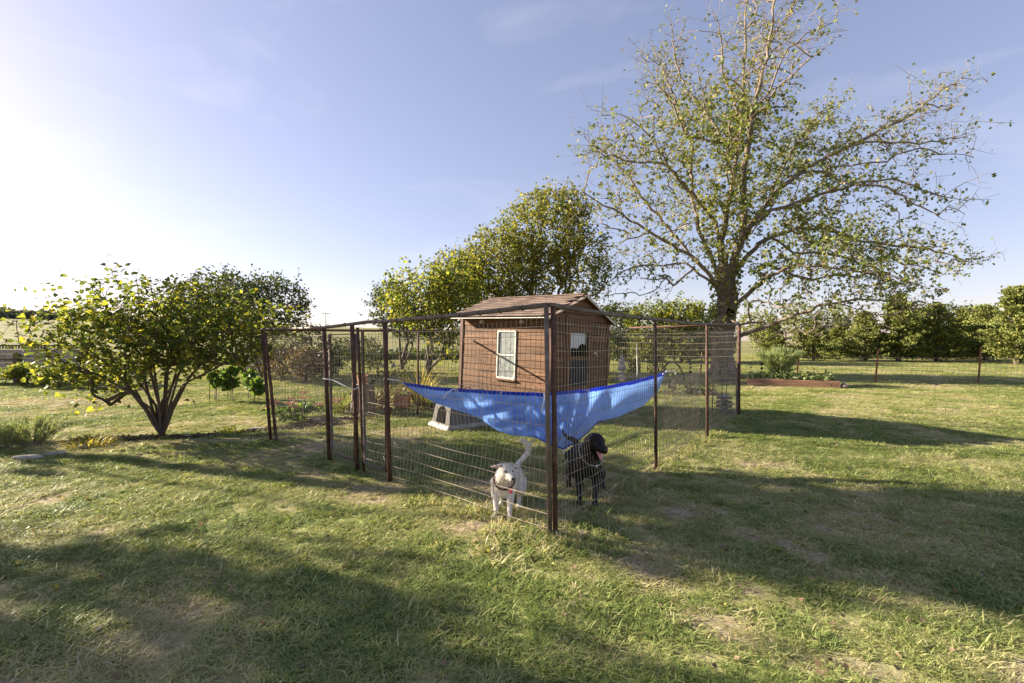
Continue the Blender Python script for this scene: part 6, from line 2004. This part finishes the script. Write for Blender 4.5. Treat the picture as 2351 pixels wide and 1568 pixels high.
# field fence of thin posts and wire
def field_fence():
    p2, p3 = Vector((13.8, 17.3, 0)), Vector((17.2, 16.8, 0))
    dv = (p2 - p3)
    root = empty('field_fence', tuple(p2), 'wire field fence on rusty red steel posts across the right lawn', 'fence')
    def pos(k):      # fence runs straight from the right, bends away behind the raised bed
        return p2 + dv * k
    ks = [-3, -2, -1, 0, 0.81, 1.85, 2.9, 3.9]
    hs = [1.2, 1.2, 1.37, 1.27, 1.15, 1.1, 1.1, 1.1]
    rnd = random.Random(3)
    tops = []
    for k, h in zip(ks, hs):
        p = pos(k)
        lean = Vector((0.10 + 0.05 * rnd.random(), 0, 0))
        m = MB(); m.tube([rel(root, p + Vector((0, 0, -0.1))), rel(root, p + lean + Vector((0, 0, h)))], 0.030, 6); 
        m.build('post', M['tpost'], root)
        tops.append((p, lean, h))
    zz = [0.08, 0.20, 0.33, 0.47, 0.62, 0.78, 0.95]
    for i in range(len(tops) - 1):
        a, la, _ = tops[i]; b, lb, _ = tops[i + 1]
        m = MB()
        for z in zz:
            m.tube([rel(root, a + la * z + Vector((0, 0, z))), rel(root, (a + b) / 2 + (la + lb) / 2 * z + Vector((0, 0, z - 0.02))), rel(root, b + lb * z + Vector((0, 0, z)))], 0.0055, 3, cap=False)
        n = int((b - a).length / 0.17)
        for j in range(1, n):
            q = a + (b - a) * j / n
            m.tube([rel(root, q + la * 0.08 + Vector((0, 0, 0.08))), rel(root, q + la * 0.95 + Vector((0, 0, 0.94)))], 0.0045, 3, cap=False)
        m.build('wire_mesh', M['wire'], root)


field_fence()


# wrought iron plant stand with a stack of pots under it, right inside corner of the pen
def iron_stand():
    b = Vector(gpt(1663, 9.9))
    root = empty('plant_stand', tuple(b), 'black wrought iron stand with slim curved legs near the right end of the pen', 'plant stand', rz=0.3)
    m = MB(); m.box((-0.22, -0.17, 0.70), (0.22, 0.17, 0.735)); m.build('top', M['iron'], root, bevel=0.005)
    for (x, y) in ((-0.19, -0.14), (0.19, -0.14), (0.19, 0.14), (-0.19, 0.14)):
        m = MB(); m.tube([(x, y, 0), (x, y, 0.35), (x * 0.98, y * 0.98, 0.62), (x * 0.6, y * 0.6, 0.70)], 0.009, 6); m.build('leg', M['iron'], root, smooth=True)
    for z in (0.20,):
        m = MB()
        m.tube([(-0.19, -0.14, z), (0.19, -0.14, z), (0.19, 0.14, z), (-0.19, 0.14, z), (-0.19, -0.14, z)], 0.006, 5); m.build('stretcher', M['iron'], root)
    t = empty('wire_crate', (b.x + 0.02, b.y + 0.05, 0.0), 'pale grey weathered crate standing inside the black iron stand', 'crate', rz=0.3)
    m = MB()
    for z in (0.02, 0.11, 0.20, 0.29):
        m.box((-0.13, -0.10, z), (0.13, 0.10, z + 0.06))
    m.build('crate_body', M['plastic'], t, bevel=0.006)
    m = MB(); m.sphere((0, 0, 0.37), (0.05, 0.05, 0.03)); m.build('lid_knob', M['blue_can'], t)


iron_stand()


# garden ornament: little concrete figure fountain on a stand, and border stones
def ornament():
    b = Vector(gpt(1428, 18.5))
    root = empty('garden_statue', tuple(b), 'small lilac grey concrete lady figure on a pedestal behind the tarp', 'statue')
    m = MB(); m.lathe([(0.20, 0), (0.20, 0.06), (0.12, 0.10), (0.09, 0.32), (0.14, 0.38), (0.20, 0.40), (0.20, 0.43)], n=14); m.build('pedestal', M['statue'], root, smooth=False)
    m = MB(); m.lathe([(0.15, 0.43), (0.17, 0.47), (0.13, 0.60), (0.075, 0.74), (0.085, 0.84), (0.05, 0.90), (0.03, 0.92)], n=14)
    m.sphere((0, 0, 0.965), (0.05, 0.05, 0.06)); m.tube([(-0.08, 0, 0.84), (-0.13, -0.03, 0.72), (-0.05, -0.09, 0.66)], [0.028, 0.024, 0.02], 7); m.tube([(0.08, 0, 0.84), (0.13, -0.03, 0.72), (0.05, -0.09, 0.66)], [0.028, 0.024, 0.02], 7)
    f = m.build('figure', M['statue'], root, smooth=True)
    clump('white_leaf_clump', 'pale spiky clump left of the concrete figure', 'plant', gpt(1392, 17.0), 60, 0.4, 'yellow_leaf', 0.1, 0.4, 0.012, 18, tm=0.9, stiff=1.3)


ornament()
for i, (px, py, lab) in enumerate([(1395, 872, 'pale stone left of the row edging the bed behind the tarp'), (1412, 874, 'second pale stone of the bed edge behind the tarp'), (1432, 873, 'brown stone in front of the concrete figure'), (1450, 872, 'rounded stone right of the concrete figure'), (1470, 871, 'pale stone behind the white cord of the tarp')]):
    rock('border_stone', lab, G(px, py), (0.22, 0.14, 0.12), 40 + i, ['stone', 'rock_dark'][i % 2], 'stones edging the bed behind the tarp')

# mulched rose bed seen through the right side of the pen
leafy_plant('rose_bush', 'low leafy shrub in the mulch bed seen through the right pen wire', G(1600, 905), 0.35, 0.5, 320, 'dark_leaf', 0.08, 51, zlow=0.1)
leafy_plant('rose_bush', 'low twiggy shrub left of the mulch bed just right of the tarp tip', gpt(1545, 13.5), 0.75, 0.25, 120, 'dark_leaf', 0.08, 52, zlow=0.2, stems=9)
leafy_plant('young_shrub', 'thin shrub with pale leaves standing on the lawn above the tarp tip', gpt(1460, 17.5), 0.95, 0.42, 260, 'maple_leaf', 0.10, 53, zlow=0.3, stems=7)
leafy_plant('young_shrub', 'leafy young shrub directly behind the right tip of the tarp', gpt(1510, 18.0), 1.2, 0.5, 320, 'green_leaf', 0.10, 54, zlow=0.3, stems=7)
m = MB()
for k in range(3):
    m.tube([(0.45 * math.cos(a), 0.1 * k, 0.75 * math.sin(a)) for a in np.linspace(0, math.pi, 14)], 0.012, 5)
o = m.build('garden_hoop', M['iron'], None); o.location = gpt(1545, 17.5)
tag(o, 'thin dark iron garden hoops behind the right tip of the tarp', 'garden hoop')
# bird silhouette ornament on a stake
for (px, d, lab) in ((1584, 17.5, 'dark cut out ornament on a stake seen through the pen left of the trunk'), (1748, 17.0, 'dark hanging ornament of three shapes on a stake right of the pen')):
    m = MB(); m.tube([(0, 0, -0.05), (0, 0, 0.75)], 0.008, 5)
    for z, s in ((0.72, 1.0), (0.55, 0.7), (0.38, 1.0)):
        m.sphere((0.02, 0, z), (0.075 * s, 0.02, 0.06 * s), 8, 6)
    o = m.build('garden_ornament', M['iron'], None); o.location = gpt(px, d)
    tag(o, lab, 'garden ornament', None)
# dead branch on the grass and a few fallen stalks
m = MB(); m.tube([(0, 0, 0.02), (0.25, 0.05, 0.05), (0.45, 0.02, 0.03)], 0.006, 4); m.tube([(0.2, 0.04, 0.05), (0.3, 0.12, 0.04)], 0.004, 4)
o = m.build('dead_branch', M['bark_pale'], None); o.location = G(1905, 903)
tag(o, 'small pale dead branch on the lawn in front of the raised bed', 'branch')


# fallen leaves and small broad leaved weeds over the lawn
def lawn_litter():
    r = np.random.default_rng(12)
    n = 1500
    y = 1.3 + 12 * r.random(n) ** 1.3
    x = r.uniform(-1, 1, n) * (1.25 * y + 1)
    c = np.stack([x, y, r.uniform(0.012, 0.045, n)], 1)
    V, Fc, T = leaves(c, 0.032, 'kite', 0.0, np.clip(r.normal(0.6, 0.3, n), 0, 1), r=r, flat=0.7)
    o = link('fallen_leaves', np_mesh('fallen_leaves', V, Fc, False, {'tint': T}), M['dry_leaf']); tag(o, kind='stuff')
    m_ = 260
    y = 2.6 + 9 * r.random(m_) ** 1.1
    x = r.uniform(-1, 1, m_) * (1.2 * y + 0.5)
    cs = []
    for i in range(m_):
        k = r.integers(7, 16); a = r.uniform(0, 6.28, k); q = r.uniform(0.01, 0.05, k)
        cs.append(np.stack([x[i] + q * np.cos(a), y[i] + q * np.sin(a), r.uniform(0.015, 0.04, k)], 1))
    cs = np.concatenate(cs)
    V, Fc, T = leaves(cs, 0.024, 'kite', -0.2, r=r, flat=0.6)
    o = link('lawn_weeds', np_mesh('lawn_weeds', V, Fc, False, {'tint': T}), M['maple_leaf']); tag(o, kind='stuff')


lawn_litter()
